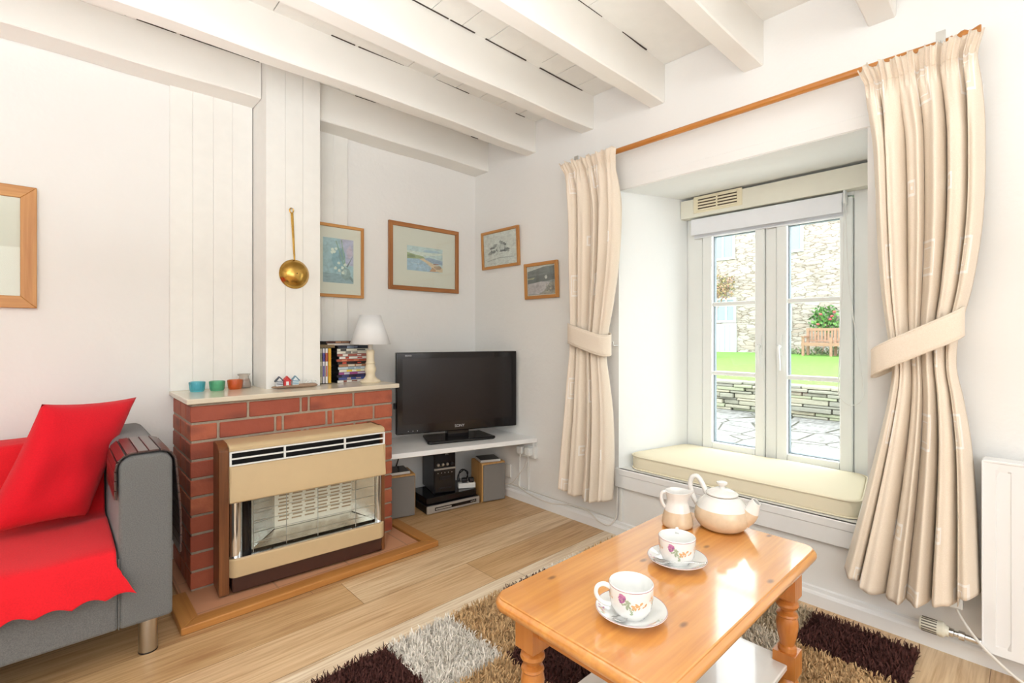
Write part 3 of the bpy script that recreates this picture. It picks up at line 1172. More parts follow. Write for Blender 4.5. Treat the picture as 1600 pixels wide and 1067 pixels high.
# brass skimmer on the chimney breast
sk = thing('brass_skimmer', 'pierced brass skimmer hanging by its long handle on the chimney breast', 'skimmer', (-1.325, -0.2265, 1.36))
s = N('old_brass')
s.base(s.ramp(s.noise(s.coord(), 14, 4), [(0.3, lin('#a9803a')), (0.7, lin('#d8b060'))]))
s.set(Roughness=0.24, Metallic=1.0)
s.bump(s.noise(s.coord(), 30, 3), 0.15, 0.004)
BRASS = s.m
b = B()
b.lathe([(0, 0.040), (0.02, 0.0385), (0.04, 0.033), (0.056, 0.023), (0.066, 0.011), (0.070, 0.003), (0.072, 0.0015), (0.070, 0.0005), (0.062, 0.006), (0.04, 0.026), (0, 0.034)], 40, ax=(0, -1, 0), c=(0.0, -0.001, 0))
bw = b.obj('bowl', BRASS, sk, smooth=True)
b = B()
for rr, k, o in ((0.0, 1, 0), (0.026, 6, 0.3), (0.048, 9, 0.1)):
    for i in range(k):
        a = 2 * PI * i / max(k, 1) + o
        dd = 0.040 - 0.5 * rr ** 2 / 0.072 - (0.0035 if rr > 0.04 else 0)
        ny = Vector((math.cos(a) * rr * 9, -1, math.sin(a) * rr * 9)).normalized()
        c = Vector((math.cos(a) * rr, -0.001 - dd - 0.0004, math.sin(a) * rr))
        b.lathe([(0, 0.0006), (0.0027, 0.0006), (0.0027, -0.002), (0, -0.002)], 8, c=c, ax=ny)
b.each('bowl_hole', DARK, bw)
b = B()
b.add([(-0.004, -0.002, 0.07), (0.004, -0.002, 0.07), (0.0065, -0.002, 0.30), (-0.0065, -0.002, 0.30), (-0.004, -0.006, 0.07), (0.004, -0.006, 0.07), (0.0065, -0.006, 0.30), (-0.0065, -0.006, 0.30)], [(0, 1, 2, 3), (4, 7, 6, 5), (0, 4, 5, 1), (1, 5, 6, 2), (2, 6, 7, 3), (3, 7, 4, 0)])
b.v = [(x - 0.012 * (z_ - 0.07) / 0.23, y, z_) for x, y, z_ in b.v]
b.tube([(-0.014 + 0.009 * math.cos(a), -0.004, 0.312 + 0.012 * math.sin(a)) for a in np.linspace(0, 2 * PI, 18)[:-1]], 0.003, 8, closed=True)
b.obj('handle', BRASS, sk, bevel=0.001)
b = B()
b.tube([(-0.014, 0.0005, 0.318), (-0.014, -0.009, 0.320), (-0.014, -0.010, 0.325)], 0.0015, 6)
b.obj('nail', STEEL, sk)

# ------------------------------------------------------------------ framed pictures
MATB = M('cream_mount_board', '#efeade', 0.7, var=0.0, coat=0.0)


def art_mat(hexc, nm, v_=0.12, sc=40):
    key = 'art_' + nm + '_' + hexc[1:]
    if key in bpy.data.materials:
        return bpy.data.materials[key]
    s = N(key)
    c = lin(hexc)
    vec = s.coord((1, 1, 1.6))
    c = tuple(0.82 * q + 0.18 for q in c[:3]) + (1,)
    s.base(s.ramp(s.noise(vec, sc, 5, 0.6, 0.6), [(0.3, dk(c, 1 - v_ * 1.6)), (0.5, c), (0.7, dk(c, 1 + v_))]))
    s.set(Roughness=0.6)
    return s.m


def picture(label, loc, rz, w, h, fw, mount, art, fmats, cat='picture', tilt=0.0, off=(0, 0)):
    """w x h outside size; local x across, z up, faces -y; the back is at y = 0
    mount: margins (l, r, b, t) from the frame's inner edge; art: list of (colour, polygon in 0..1)"""
    t = thing('framed_picture', label, cat, loc, rz)
    t.rotation_euler = (tilt, 0, rz)
    d = 0.018
    W2, H2 = w / 2, h / 2
    b = B()
    b.prism([(-W2, -H2), (W2, -H2), (W2 - fw, -H2 + fw), (-W2 + fw, -H2 + fw)], -d, -0.001, map3=lambda u, v, q: (u, q, v))
    b.prism([(-W2, H2), (-W2 + fw, H2 - fw), (W2 - fw, H2 - fw), (W2, H2)], -d, -0.001, map3=lambda u, v, q: (u, q, v))
    b.each('frame_rail', fmats[0], t, bevel=0.002)
    b = B()
    b.prism([(-W2, -H2), (-W2 + fw, -H2 + fw), (-W2 + fw, H2 - fw), (-W2, H2)], -d, -0.001, map3=lambda u, v, q: (u, q, v))
    b.prism([(W2, -H2), (W2, H2), (W2 - fw, H2 - fw), (W2 - fw, -H2 + fw)], -d, -0.001, map3=lambda u, v, q: (u, q, v))
    b.each('frame_stile', fmats[1], t, bevel=0.002)
    iw, ih = W2 - fw + 0.002, H2 - fw + 0.002
    B().box(-iw, iw, -0.008, -0.002, -ih, ih).obj('mount', MATB, t)
    l, r, bo, to = mount
    x0, x1, z0, z1 = -W2 + fw + l, W2 - fw - r, -H2 + fw + bo, H2 - fw - to
    b = B()
    mats = []
    for k, (c, poly) in enumerate(art):
        m = art_mat(c, 'p')
        if m not in mats:
            mats.append(m)
        y = -0.0082 - 0.00006 * k
        vs = [(x0 + (x1 - x0) * u, y, z0 + (z1 - z0) * v_) for u, v_ in poly]
        b.add(vs, [tuple(range(len(vs)))], mats.index(m))
    b.obj('artwork', mats, t)
    B().box(-iw, iw, -0.0135, -0.0125, -ih, ih).obj('glass', GLASS, t)
    return t


def blob(cx, cy, rx, ry, n=12, seed=0, jag=0.25):
    q = random.Random(seed)
    return [(cx + rx * math.cos(2 * PI * i / n) * (1 + q.uniform(-jag, jag)), cy + ry * math.sin(2 * PI * i / n) * (1 + q.uniform(-jag, jag))) for i in range(n)]


R4 = [(0, 0), (1, 0), (1, 1), (0, 1)]
seascape = [('#c9dcdc', R4), ('#dfe6dc', [(0, 0.55), (0.4, 0.62), (1, 0.75), (1, 0.86), (0.5, 0.78), (0, 0.8)]), ('#a9c8d8', blob(0.7, 0.85, 0.25, 0.06, 12, 2)),
            ('#a4c4dc', [(0, 0), (0.9, 0), (0.55, 0.35), (0.3, 0.5), (0, 0.5)]), ('#8fa8c4', [(0.45, 0.52), (0.6, 0.6), (1, 0.5), (1, 0.33), (0.75, 0.36)]),
            ('#98a86a', [(0, 0.47), (0.28, 0.5), (0.5, 0.54), (0.42, 0.62), (0.2, 0.66), (0, 0.72)]), ('#6f8248', blob(0.12, 0.58, 0.12, 0.06, 10, 4)),
            ('#e6c79e', [(0.33, 0.5), (0.44, 0.54), (0.75, 0.32), (1, 0.2), (1, 0.02), (0.72, 0.03), (0.68, 0.18), (0.5, 0.38)]),
            ('#cf8f55', [(0.62, 0.02), (0.8, 0.02), (0.8, 0.12), (0.70, 0.2)]), ('#b58c62', blob(0.86, 0.2, 0.1, 0.08, 10, 5)), ('#a56c5c', blob(0.8, 0.34, 0.09, 0.03, 9, 6)),
            ('#c4d8e6', blob(0.25, 0.3, 0.2, 0.015, 10, 8)), ('#c4d8e6', blob(0.4, 0.15, 0.24, 0.012, 10, 9))]
flowers = [('#9fc4cf', R4), ('#b9b6d6', [(0.62, 0.45), (1, 0.4), (1, 1), (0.55, 1)]), ('#cdb9d2', blob(0.88, 0.72, 0.1, 0.14, 12, 3)), ('#7fb0c0', blob(0.5, 0.5, 0.22, 0.3, 14, 5)),
           ('#86a7b4', [(0, 0), (1, 0), (1, 0.12), (0.5, 0.2), (0, 0.22)]), ('#5f8fa0', blob(0.6, 0.62, 0.1, 0.12, 11, 6)),
           ('#6f9c84', [(0.4, 0.95), (0.43, 0.95), (0.72, 0.35), (0.69, 0.35)]), ('#7ca78c', [(0.58, 0.98), (0.61, 0.98), (0.74, 0.4), (0.70, 0.4)]),
           ('#4d5d64', [(0.76, 0.38), (0.98, 0.64), (1, 0.66), (0.80, 0.36)]), ('#7d9a9c', blob(0.74, 0.22, 0.17, 0.14, 14, 8, 0.08)), ('#a8c0be', blob(0.71, 0.26, 0.08, 0.07, 12, 9)),
           ('#5d7f84', [(0.85, 0.12), (1, 0.02), (1, 0.10), (0.9, 0.17)])]
for i, (a, c) in enumerate(((0.3, 0.74), (0.42, 0.76), (0.36, 0.70), (0.5, 0.45), (0.4, 0.33), (0.52, 0.28), (0.65, 0.24), (0.72, 0.42), (0.28, 0.68), (0.62, 0.35))):
    flowers.append(('#eef2e6', blob(a, c, 0.05, 0.035, 9, 20 + i)))
sketch = [('#e6e4de', R4)]
sk_r = random.Random(9)
for i in range(46):
    a = sk_r.random()
    cx, cy = 0.18 + 0.64 * a, 0.38 + 0.22 * math.sin(PI * a) * sk_r.uniform(0.2, 1.6)
    sketch.append((('#6b6a68', '#8d8c8a', '#4e4d4c', '#a9a8a4')[i % 4], blob(cx, cy, sk_r.uniform(0.02, 0.07), sk_r.uniform(0.015, 0.05), 8, i, 0.5)))
sketch += [('#dedcd6', [(0.42, 0.45), (0.5, 0.42), (0.5, 0.62), (0.43, 0.66)]), ('#d2d0ca', [(0.53, 0.45), (0.64, 0.45), (0.64, 0.6), (0.53, 0.64)]), ('#b9b7b2', [(0.1, 0.14), (0.5, 0.2), (0.9, 0.18), (0.9, 0.2), (0.5, 0.23), (0.1, 0.16)])]
photo = [('#8b8a8c', R4), ('#dcd8d4', [(0, 0.85), (1, 0.97), (1, 1), (0, 1)]), ('#5d5f5e', [(0, 0.84), (0.3, 0.9), (0.6, 0.97), (1, 0.97), (1, 0.7), (0, 0.66)]), ('#474a4a', blob(0.35, 0.78, 0.25, 0.05, 12, 2)),
         ('#3c3c3f', [(0, 0.66), (0.3, 0.68), (1, 0.7), (1, 0.5), (0.3, 0.42), (0, 0.4)]), ('#b0a878', [(0, 0.6), (0.28, 0.62), (0.22, 0.56), (0, 0.55)]), ('#c9bcc0', [(0, 0.4), (0.5, 0.46), (0.82, 0.42), (0.6, 0.12), (0.4, 0.02), (0, 0.04)]),
         ('#bfb0b6', blob(0.3, 0.25, 0.2, 0.1, 12, 5)), ('#9a8d80', [(0.4, 0.0), (0.62, 0.14), (0.85, 0.42), (1, 0.4), (1, 0)]), ('#74695e', blob(0.85, 0.2, 0.13, 0.12, 12, 7)), ('#a79a84', blob(0.72, 0.1, 0.1, 0.05, 12, 8)), ('#cfcac6', blob(0.68, 0.6, 0.05, 0.07, 8, 9))]
for i in range(14):
    photo.append((('#5a5048', '#b9aa92', '#83776a')[i % 3], blob(0.7 + 0.28 * sk_r.random(), 0.03 + 0.3 * sk_r.random(), 0.03, 0.025, 7, 60 + i)))
hidden = [('#e8e4dc', R4), ('#d8d4cb', [(0.1, 0.1), (0.9, 0.1), (0.9, 0.9), (0.1, 0.9)]), ('#ece9e2', [(0.14, 0.13), (0.86, 0.13), (0.86, 0.87), (0.14, 0.87)])]
hidden += [('#d2cec6', blob(0.5, 0.5, 0.22, 0.2, 12, 3))]
picture('large oak framed picture with pale mount hanging above the red sofa', (-2.549, -0.002, 1.405), 0, 0.61, 0.479, 0.047, (0.09, 0.11, 0.10, 0.10), hidden, (FRAMEX, FRAMEZ))
picture('oak framed watercolour of white flowers in a round vase, partly hidden by the chimney breast', (-1.015, -0.0125, 1.480), 0, 0.312, 0.413, 0.017, (0.055, 0.045, 0.065, 0.062), flowers, (FRAMEX, FRAMEZ))
picture('brown framed watercolour of a curving bay hung above the television', (-0.423, -0.002, 1.556), 0, 0.532, 0.426, 0.027, (0.103, 0.103, 0.103, 0.112), seascape, (FRAME2X, FRAME2Z))
picture('small oak framed pencil sketch nearest the room corner on the window wall', (-0.006, -0.285, 1.637), -PI / 2, 0.372, 0.256, 0.018, (0.004, 0.004, 0.004, 0.004), sketch, (FRAMEX, FRAMEZ), tilt=0.045)
picture('small oak framed grey coast photograph hung lower beside the curtain', (-0.006, -0.664, 1.394), -PI / 2, 0.280, 0.222, 0.020, (0.004, 0.004, 0.004, 0.004), photo, (FRAMEX, FRAMEZ), tilt=0.045)

# ------------------------------------------------------------------ sofa with its throw, cushion and arm tray
def fabric(name, hexc, rough=0.9, bump=0.35, bsc=420, var=0.08, vsc=260, sheen=0.2):
    s = N(name)
    c = lin(hexc)
    v = s.coord()
    s.base(s.ramp(s.noise(v, vsc, 3, 0.6), [(0.3, dk(c, 1 - var)), (0.7, dk(c, 1 + var))]))
    s.set(Roughness=rough)
    s.b.inputs['Specular IOR Level'].default_value = 0.2
    s.b.inputs['Sheen Weight'].default_value = sheen
    s.bump(s.noise(v, bsc, 3), bump, 0.0012)
    return s.m


GREYF = fabric('grey_sofa_cloth', '#6f6f6e', var=0.22, vsc=330)
REDF = fabric('red_fleece', '#e3202b', var=0.07, sheen=0.1)
REDC = fabric('red_cushion_cotton', '#e01b2a', var=0.06, bump=0.5, bsc=700, sheen=0.1)
SX1, SX0 = -1.905, -3.75
AF = -0.782     # front of the sofa
sofa = thing('sofa', 'grey cloth sofa on round steel feet beside the fireplace', 'sofa', (-2.8, -0.4, 0))


def rounded_rect(x0, x1, z0, z1, r, n=6, rb=0.012):
    p = []
    for cx, cz, a0, rr in ((x1 - r, z1 - r, 0, r), (x0 + r, z1 - r, PI / 2, r), (x0 + rb, z0 + rb, PI, rb), (x1 - rb, z0 + rb, 1.5 * PI, rb)):
        for i in range(n + 1):
            a = a0 + PI / 2 * i / n
            p.append((cx + rr * math.cos(a), cz + rr * math.sin(a)))
    return p


for x0, x1 in ((-2.045, SX1), (SX0, SX0 + 0.14)):
    b = B()
    b.prism(rounded_rect(x0, x1, 0.135, 0.676, 0.038), AF, -0.045, map3=lambda u, v, w: (u, w, v))
    b.obj('arm', GREYF, sofa, world=sofa, bevel=0.012, seg=4)
b = B()
b.prism([(AF + 0.004, 0.135), (AF + 0.004, 0.36), (AF + 0.03, 0.375), (-0.28, 0.36), (-0.28, 0.135)], SX0 + 0.14, -2.046, map3=lambda u, v, w: (w, u, v))
b.obj('seat', GREYF, sofa, world=sofa, bevel=0.01, seg=3)
b = B()
b.prism([(-0.275, 0.14), (-0.235, 0.625), (-0.20, 0.650), (-0.10, 0.650), (-0.06, 0.62), (-0.06, 0.14)], SX0 + 0.14, -2.046, map3=lambda u, v, w: (w, u, v))
b.obj('backrest', GREYF, sofa, world=sofa, bevel=0.02, seg=3)
b = B()
b.tube([(-2.0455, AF - 0.0005, 0.14), (-2.0455, AF - 0.0002, 0.36)], 0.0016, 6)
b.obj('seam', GREYF, sofa, world=sofa)
for x, y in ((-1.962, -0.695), (-3.68, -0.695), (-1.962, -0.12), (-3.68, -0.12)):
    b = B()
    b.lathe([(0, 0.003), (0.026, 0.003), (0.027, 0.006), (0.027, 0.136), (0, 0.136)], 28, c=(x, y, 0))
    lg = b.obj('leg', STEEL, sofa, world=sofa, smooth=True)
    B().lathe([(0, 0), (0.0275, 0), (0.0275, 0.004), (0, 0.004)], 24, c=(x, y, 0)).obj('foot_pad', BLACKP, lg, world=sofa, smooth=True)

# throw over back, seat and front, with a scalloped lower hem
prof = [(-0.055, 0.50), (-0.052, 0.625), (-0.09, 0.661), (-0.20, 0.662), (-0.246, 0.628), (-0.282, 0.44), (-0.31, 0.388), (-0.45, 0.384), (-0.62, 0.386), (-0.755, 0.384), (-0.787, 0.366), (-0.798, 0.335), (-0.802, 0.30), (-0.804, 0.262)]
pc = catmull([(0, p[0], p[1]) for p in prof], 6)
kk = len(pc) - 1


def thr(u, v):
    x = -3.56 + (3.56 - 2.052) * u
    i = v * kk
    p = pc[int(round(i))]
    y, z = p.y, p.z
    f = max(0.0, (v - 0.80) / 0.20)
    e = max(0.0, (u - 0.86) / 0.14)
    # scallops along the front hem
    if v > 0.88:
        z += 0.015 * abs(math.sin(x * PI / 0.064)) * (v - 0.88) / 0.12 - 0.006
    z += 0.003 * math.sin(x * 23 + v * 9) * (1 - f) + 0.004 * math.sin(x * 11 + 2)
    y -= 0.006 * f * (1 + math.sin(x * 19)) + 0.003 * math.sin(x * 40 + z * 30) * f
    # the front corner lies over the arm
    x += 0.048 * e * f ** 1.5
    y -= 0.010 * e * f
    z += 0.014 * e * math.sin(PI * f) - 0.002 * e
    if 0.5 < v < 0.82:
        z += 0.008 * e * e
    return (x, y, z)


b = B().grid(thr, 220, kk)
th_ = b.obj('throw', REDF, smooth=True, solid=0.003, sub=0, sol_off=1)
th_.location = (0, 0, 0)
tag(th_, 'red fleece throw with scalloped hem spread over the grey sofa', 'throw')


def pillow(name, mats, c00, c10, c11, c01, thick, label, cat):
    """cushion between four corners, puffed on both sides"""
    c00, c10, c11, c01 = map(Vector, (c00, c10, c11, c01))
    nrm = (c10 - c00).cross(c01 - c00).normalized()
    n = 36
    b = B()
    for sgn in (1, -1):
        def fn(u, v):
            # edges bow inwards between the pointed corners
            a, q = 2 * u - 1, 2 * v - 1
            uu = 0.5 + 0.5 * a * (1 - 0.055 * (1 - q * q))
            vv = 0.5 + 0.5 * q * (1 - 0.055 * (1 - a * a))
            p = c00 * (1 - uu) * (1 - vv) + c10 * uu * (1 - vv) + c11 * uu * vv + c01 * (1 - uu) * vv
            h = (max(0, 1 - a ** 4) * max(0, 1 - q ** 4)) ** 0.62
            h *= 1 + 0.05 * math.sin(7 * a + 2 * q) * (1 - abs(q)) + 0.04 * math.sin(5 * q - 3 * a)
            return tuple(p + nrm * sgn * (thick * 0.5 * h + 0.001))
        b.grid(fn, n, n)
    o = b.obj(name, mats, smooth=True, angle=80)
    bm = bmesh.new()
    bm.from_mesh(o.data)
    bmesh.ops.remove_doubles(bm, verts=bm.verts, dist=0.0025)
    bmesh.ops.recalc_face_normals(bm, faces=bm.faces)
    bm.to_mesh(o.data)
    bm.free()
    return tag(o, label, cat)


BL, BR, TR = Vector((-2.385, -0.44, 0.41)), Vector((-2.105, -0.395, 0.408)), Vector((-1.948, -0.227, 0.805))
TL = Vector((-2.224, -0.41, 0.822))
pillow('cushion', REDC, BL, BR, TR, TL, 0.165, 'red square cushion propped against the sofa arm', 'cushion')

# slatted tray laid over the arm
TRAYW = M('dark_brown_tray_wood', '#4a3330', 0.28, var=0.12, vscale=12, coat=0.3)
tray = thing('sofa_arm_tray', 'dark brown slatted wooden tray draped over the grey sofa arm', 'tray', (-1.975, -0.62, 0.68))
path = []
x0, x1, zt2, r = -2.051, -1.899, 0.682, 0.042
path.append((x0, 0.545))
path.append((x0, zt2 - r))
for i in range(1, 8):
    a = PI - PI / 2 * i / 8
    path.append((x0 + r + r * math.cos(a), zt2 - r + r * math.sin(a)))
path.append((x0 + r, zt2))
path.append((x1 - r, zt2))
for i in range(1, 8):
    a = PI / 2 - PI / 2 * i / 8
    path.append((x1 - r + r * math.cos(a), zt2 - r + r * math.sin(a)))
path.append((x1, zt2 - r))
path.append((x1 + 0.006, 0.56))
path.append((x1 + 0.012, 0.48))
path.append((x1 + 0.014, 0.40))
path.append((x1 + 0.012, 0.33))
seg = [0.0]
for p, q in zip(path, path[1:]):
    seg.append(seg[-1] + math.hypot(q[0] - p[0], q[1] - p[1]))


def pat(d):
    d = min(max(d, 0), seg[-1] - 1e-6)
    for i in range(len(seg) - 1):
        if d <= seg[i + 1]:
            t = (d - seg[i]) / (seg[i + 1] - seg[i])
            return (path[i][0] + (path[i + 1][0] - path[i][0]) * t, path[i][1] + (path[i + 1][1] - path[i][1]) * t)


b = B()
d = 0.0
while d + 0.028 < seg[-1]:
    p, q = Vector(pat(d + 0.001)), Vector(pat(d + 0.0275))
    c = (p + q) / 2
    t = (q - p).normalized()
    nn = Vector((-t.y, t.x))
    hl = (q - p).length / 2
    c = c + nn * 0.003
    b.obox((c.x, -0.635, c.y), (t.x * hl, 0, t.y * hl), (0, 0.146, 0), (nn.x * 0.003, 0, nn.y * 0.003))
    d += 0.0287
b.obj('slat', TRAYW, tray, world=tray, bevel=0.001, seg=1)
b = B()
for y in (-0.776, -0.495):
    b.grid(lambda u, v: (pat(u * seg[-1])[0], y - 0.006 + 0.012 * v, pat(u * seg[-1])[1]), 60, 1)
b.each('backing_strip', BLACKP, tray, world=tray, solid=0.0015)

# ------------------------------------------------------------------ corner shelf and television
sh = thing('corner_shelf', 'white corner shelf carrying the television between fireplace and window wall', 'shelf', (-0.45, -0.3, 0.405))
b = B().prism([(-0.883, -0.0005), (-0.883, -0.383), (-0.004, -0.622), (-0.004, -0.0005)], 0.392, 0.42)
b.obj('shelf_board', GLOSSW, sh, world=sh, bevel=0.003)
b = B()
b.box(-0.022, -0.002, -0.60, -0.08, 0.366, 0.392)
b.box(-0.88, -0.2, -0.022, -0.002, 0.366, 0.392)
b.each('wall_batten', GLOSSW, sh, world=sh, bevel=0.002)

ang = math.radians(-18.5)
tv = thing('television', 'black flat screen television standing on the white corner shelf', 'TV', (-0.372, -0.285, 0.4205), ang)
TW, THh = 0.766, 0.478
zb_ = 0.058
fy = -0.055
b = B()
b.box(-TW / 2, TW / 2, fy, fy + 0.045, zb_, zb_ + THh)
b.box(-TW / 2 + 0.07, TW / 2 - 0.07, fy + 0.04, fy + 0.085, zb_ + 0.05, zb_ + THh - 0.06)
b.obj('casing', BLACKG, tv, bevel=0.006, seg=3)
SCR = N('dark_screen')
SCR.base(lin('#1a1416'))
SCR.set(Roughness=0.22)
B().box(-TW / 2 + 0.036, TW / 2 - 0.036, fy - 0.0012, fy + 0.002, zb_ + 0.058, zb_ + THh - 0.036).obj('screen', SCR.m, tv)
b = B()
b.prism([(-0.195, -0.125), (0.195, -0.125), (0.215, -0.11), (0.19, 0.10), (-0.19, 0.10), (-0.215, -0.11)], 0.0, 0.018)
b.obj('stand_base', BLACKG, tv, bevel=0.008, seg=3)
b = B().box(-0.07, 0.07, -0.03, 0.02, 0.014, zb_ + 0.02)
b.obj('stand_neck', BLACKG, tv, bevel=0.006)
LOGO = M('silver_lettering', '#c9c7c8', 0.3, 0.3, var=0)
text('logo', 'SONY', 0.0235, LOGO, tv, (0.0, fy - 0.001, zb_ + 0.029), (PI / 2, 0, 0), 0.0005)
text('small_logo', 'BRAVIA', 0.0115, LOGO, tv, (-TW / 2 + 0.07, fy - 0.001, zb_ + THh - 0.019), (PI / 2, 0, 0), 0.0004)
b = B()
for k in range(3):
    b.lathe([(0, 0), (0.0022, 0), (0.0022, 0.001), (0, 0.001)], 8, c=(-TW / 2 + 0.07 + k * 0.027, fy, zb_ + 0.018), ax=(0, -1, 0))
b.each('indicator', LOGO, tv)
b = B().box(-TW / 2 - 0.012, -TW / 2, fy + 0.008, fy + 0.03, zb_ + 0.15, zb_ + 0.185)
b.obj('side_connector', BLACKP, tv, bevel=0.003)

# ------------------------------------------------------------------ hi-fi under the shelf
SPKW = wood('speaker_maple', '#d8a868', '#c08a4c', 2, 1.2, 0.45)
GRILLF = fabric('grey_grille_cloth', '#85807b', var=0.12, vsc=500, bump=0.3)


def speaker(label, loc, rz, w=0.165, h=0.243, d=0.165):
    t = thing('loudspeaker', label, 'speaker', loc, rz, 'wood and grey cloth loudspeakers under the shelf')
    B().box(-w / 2, w / 2, 0, d, 0, h).obj('cabinet', SPKW, t, bevel=0.003)
    B().box(-w / 2 + 0.006, w / 2 - 0.006, -0.014, 0.0, 0.004, h - 0.008).obj('grille', GRILLF, t, bevel=0.006, seg=3)
    return t


speaker('wooden loudspeaker with grey grille standing beside the brickwork', (-0.722, -0.222, 0.001), math.radians(-15))
speaker('wooden loudspeaker with grey grille standing nearest the wall sockets', (-0.140, -0.365, 0.001), math.radians(-14))


def booklet(label, loc, rz, w, d, h, edge, top):
    b = B().box(-w / 2, w / 2, 0, d, 0, h).box(-w / 2 + 0.003, w / 2 - 0.003, 0.003, d - 0.003, h, h + 0.0012, 1)
    return solo(b, 'disc_box', [M('disc_box_edge_' + edge[1:], edge, 0.35, var=0), M('disc_box_top_' + top[1:], top, 0.2, var=0.2)], loc, label, 'box', None, rz, bevel=0.001, seg=1)


booklet('flat white edged dark topped box lying on the loudspeaker beside the brickwork', (-0.735, -0.2, 0.2446), math.radians(-15), 0.15, 0.14, 0.014, '#e6e3de', '#26232a')
booklet('flat white edged dark topped box lying on the loudspeaker near the sockets', (-0.148, -0.345, 0.2446), math.radians(-22), 0.135, 0.13, 0.014, '#dedad4', '#2a2629')
dp = thing('dvd_player', 'silver fronted DVD player on the floor under the shelf', 'DVD player', (-0.418, -0.316, 0.004), math.radians(-7.5))
B().box(-0.18, 0.18, 0.004, 0.25, 0.0, 0.045).obj('case', BLACKP, dp, bevel=0.002)
SILV = M('silver_plastic', '#b5b2ae', 0.35, 0.5, var=0.02)
B().box(-0.18, 0.18, -0.008, 0.006, 0.0, 0.045).obj('front_panel', SILV, dp, bevel=0.003)
B().box(-0.13, 0.155, -0.0088, -0.007, 0.014, 0.032).obj('display', BLACKG, dp)
B().box(-0.125, -0.02, -0.0096, -0.0085, 0.018, 0.027).obj('disc_drawer', SILV, dp)
b = B()
for k in range(3):
    b.lathe([(0, 0), (0.004, 0), (0.004, 0.002), (0, 0.002)], 10, c=(0.118 + 0.013 * k, -0.0088, 0.023), ax=(0, -1, 0))
b.each('button', SILV, dp)
bx = thing('set_top_box', 'low black recorder box stacked on the silver DVD player', 'set-top box', (-0.418, -0.300, 0.0495), math.radians(-7.5))
B().box(-0.172, 0.172, 0.0, 0.23, 0.004, 0.042).obj('case', BLACKG, bx, bevel=0.003)
b = B()
for sx in (-0.15, 0.15):
    for sy in (0.03, 0.2):
        b.lathe([(0, 0), (0.008, 0), (0.008, 0.005), (0, 0.005)], 10, c=(sx, sy, 0))
b.each('foot', BLACKP, bx)
b = B().box(-0.03, 0.05, -0.0008, 0.001, 0.018, 0.028)
b.obj('display', M('dark_red_display', '#2b1014', 0.2, var=0), bx)
mh = thing('mini_stereo', 'tall black mini stereo with round knobs on top of the recorder box', 'stereo', (-0.445, -0.262, 0.0922), math.radians(-16))
B().box(-0.07, 0.07, 0.004, 0.24, 0.0, 0.255).obj('case', BLACKP, mh, bevel=0.003)
for z0, z1 in ((0.158, 0.252), (0.003, 0.142)):
    B().box(-0.066, 0.066, -0.004, 0.006, z0, z1).obj('front_panel', BLACKG, mh, bevel=0.003)
B().box(-0.068, 0.068, -0.006, 0.006, 0.1435, 0.1535).obj('silver_strip', SILV, mh, bevel=0.001)
for k in range(4):
    B().lathe([(0, 0), (0.0095, 0), (0.0095, 0.003), (0.0075, 0.010), (0.0, 0.011)], 16, c=(-0.044 + 0.029 * k, -0.004, 0.176), ax=(0, -1, 0)).obj('knob', STEEL if k < 3 else BLACKP, mh, smooth=True)
B().box(-0.05, 0.05, -0.0046, -0.003, 0.205, 0.245).obj('display', M('smoked_display', '#1d1a22', 0.1, var=0), mh)
text('logo', 'JVC', 0.012, LOGO, mh, (0.012, -0.0052, 0.238), (PI / 2, 0, 0), 0.0003)
b = B()
b.box(-0.035, 0.035, -0.006, -0.003, 0.082, 0.104)
b.box(-0.04, 0.04, -0.006, -0.003, 0.028, 0.036)
b.each('cassette_door', BLACKP, mh, bevel=0.002)
b = B()
for k in range(5):
    b.lathe([(0, 0), (0.003, 0), (0.003, 0.0015), (0, 0.0015)], 8, c=(-0.045 + 0.022 * k, -0.004, 0.125), ax=(0, -1, 0))
b.each('button', SILV, mh)
ps = thing('power_strip', 'white power adaptor strip lying on the recorder box', 'power strip', (-0.292, -0.285, 0.0922), math.radians(-28))
B().box(-0.055, 0.055, 0.0, 0.045, 0.0, 0.032).obj('body', WHITEP, ps, bevel=0.004)
for k in range(2):
    B().box(-0.03 + k * 0.045, 0.002 + k * 0.045, 0.006, 0.04, 0.032, 0.060).obj('plug', BLACKP, ps, bevel=0.006)
pts = []
for i in range(90):
    a = i * 0.28
    pts.append((-0.276 + (0.038 + 0.003 * math.sin(i)) * math.cos(a), -0.222 + 0.010 * math.sin(i * 0.7), 0.148 + (0.046 + 0.003 * math.cos(2 * i)) * math.sin(a)))
b = B().tube(pts, 0.003, 6)
tag(b.obj('cable_coil', BLACKP, smooth=True), 'coil of black cable standing between stereo and loudspeaker', 'cable')
tag(B().tube(catmull([(-0.20, -0.03, 0.388), (-0.21, -0.05, 0.35), (-0.24, -0.06, 0.315), (-0.27, -0.07, 0.33), (-0.31, -0.04, 0.388)], 8), 0.0028, 6).obj('loose_cable', BLACKP, smooth=True), 'thin dark cable drooping under the shelf above the stereo', 'cable')
for x, lab in ((-0.70, 'dark cable hanging down behind the speaker beside the brickwork'), (-0.64, 'dark cable hanging down between the stereo and the brickwork speaker')):
    tag(B().tube(catmull([(x, -0.03, 0.389), (x + 0.01, -0.03, 0.30), (x - 0.015, -0.028, 0.2), (x + 0.03, -0.026, 0.1), (x + 0.05, -0.03, 0.01)], 6), 0.004, 6).obj('hanging_cable', BLACKP, smooth=True), lab, 'cable')

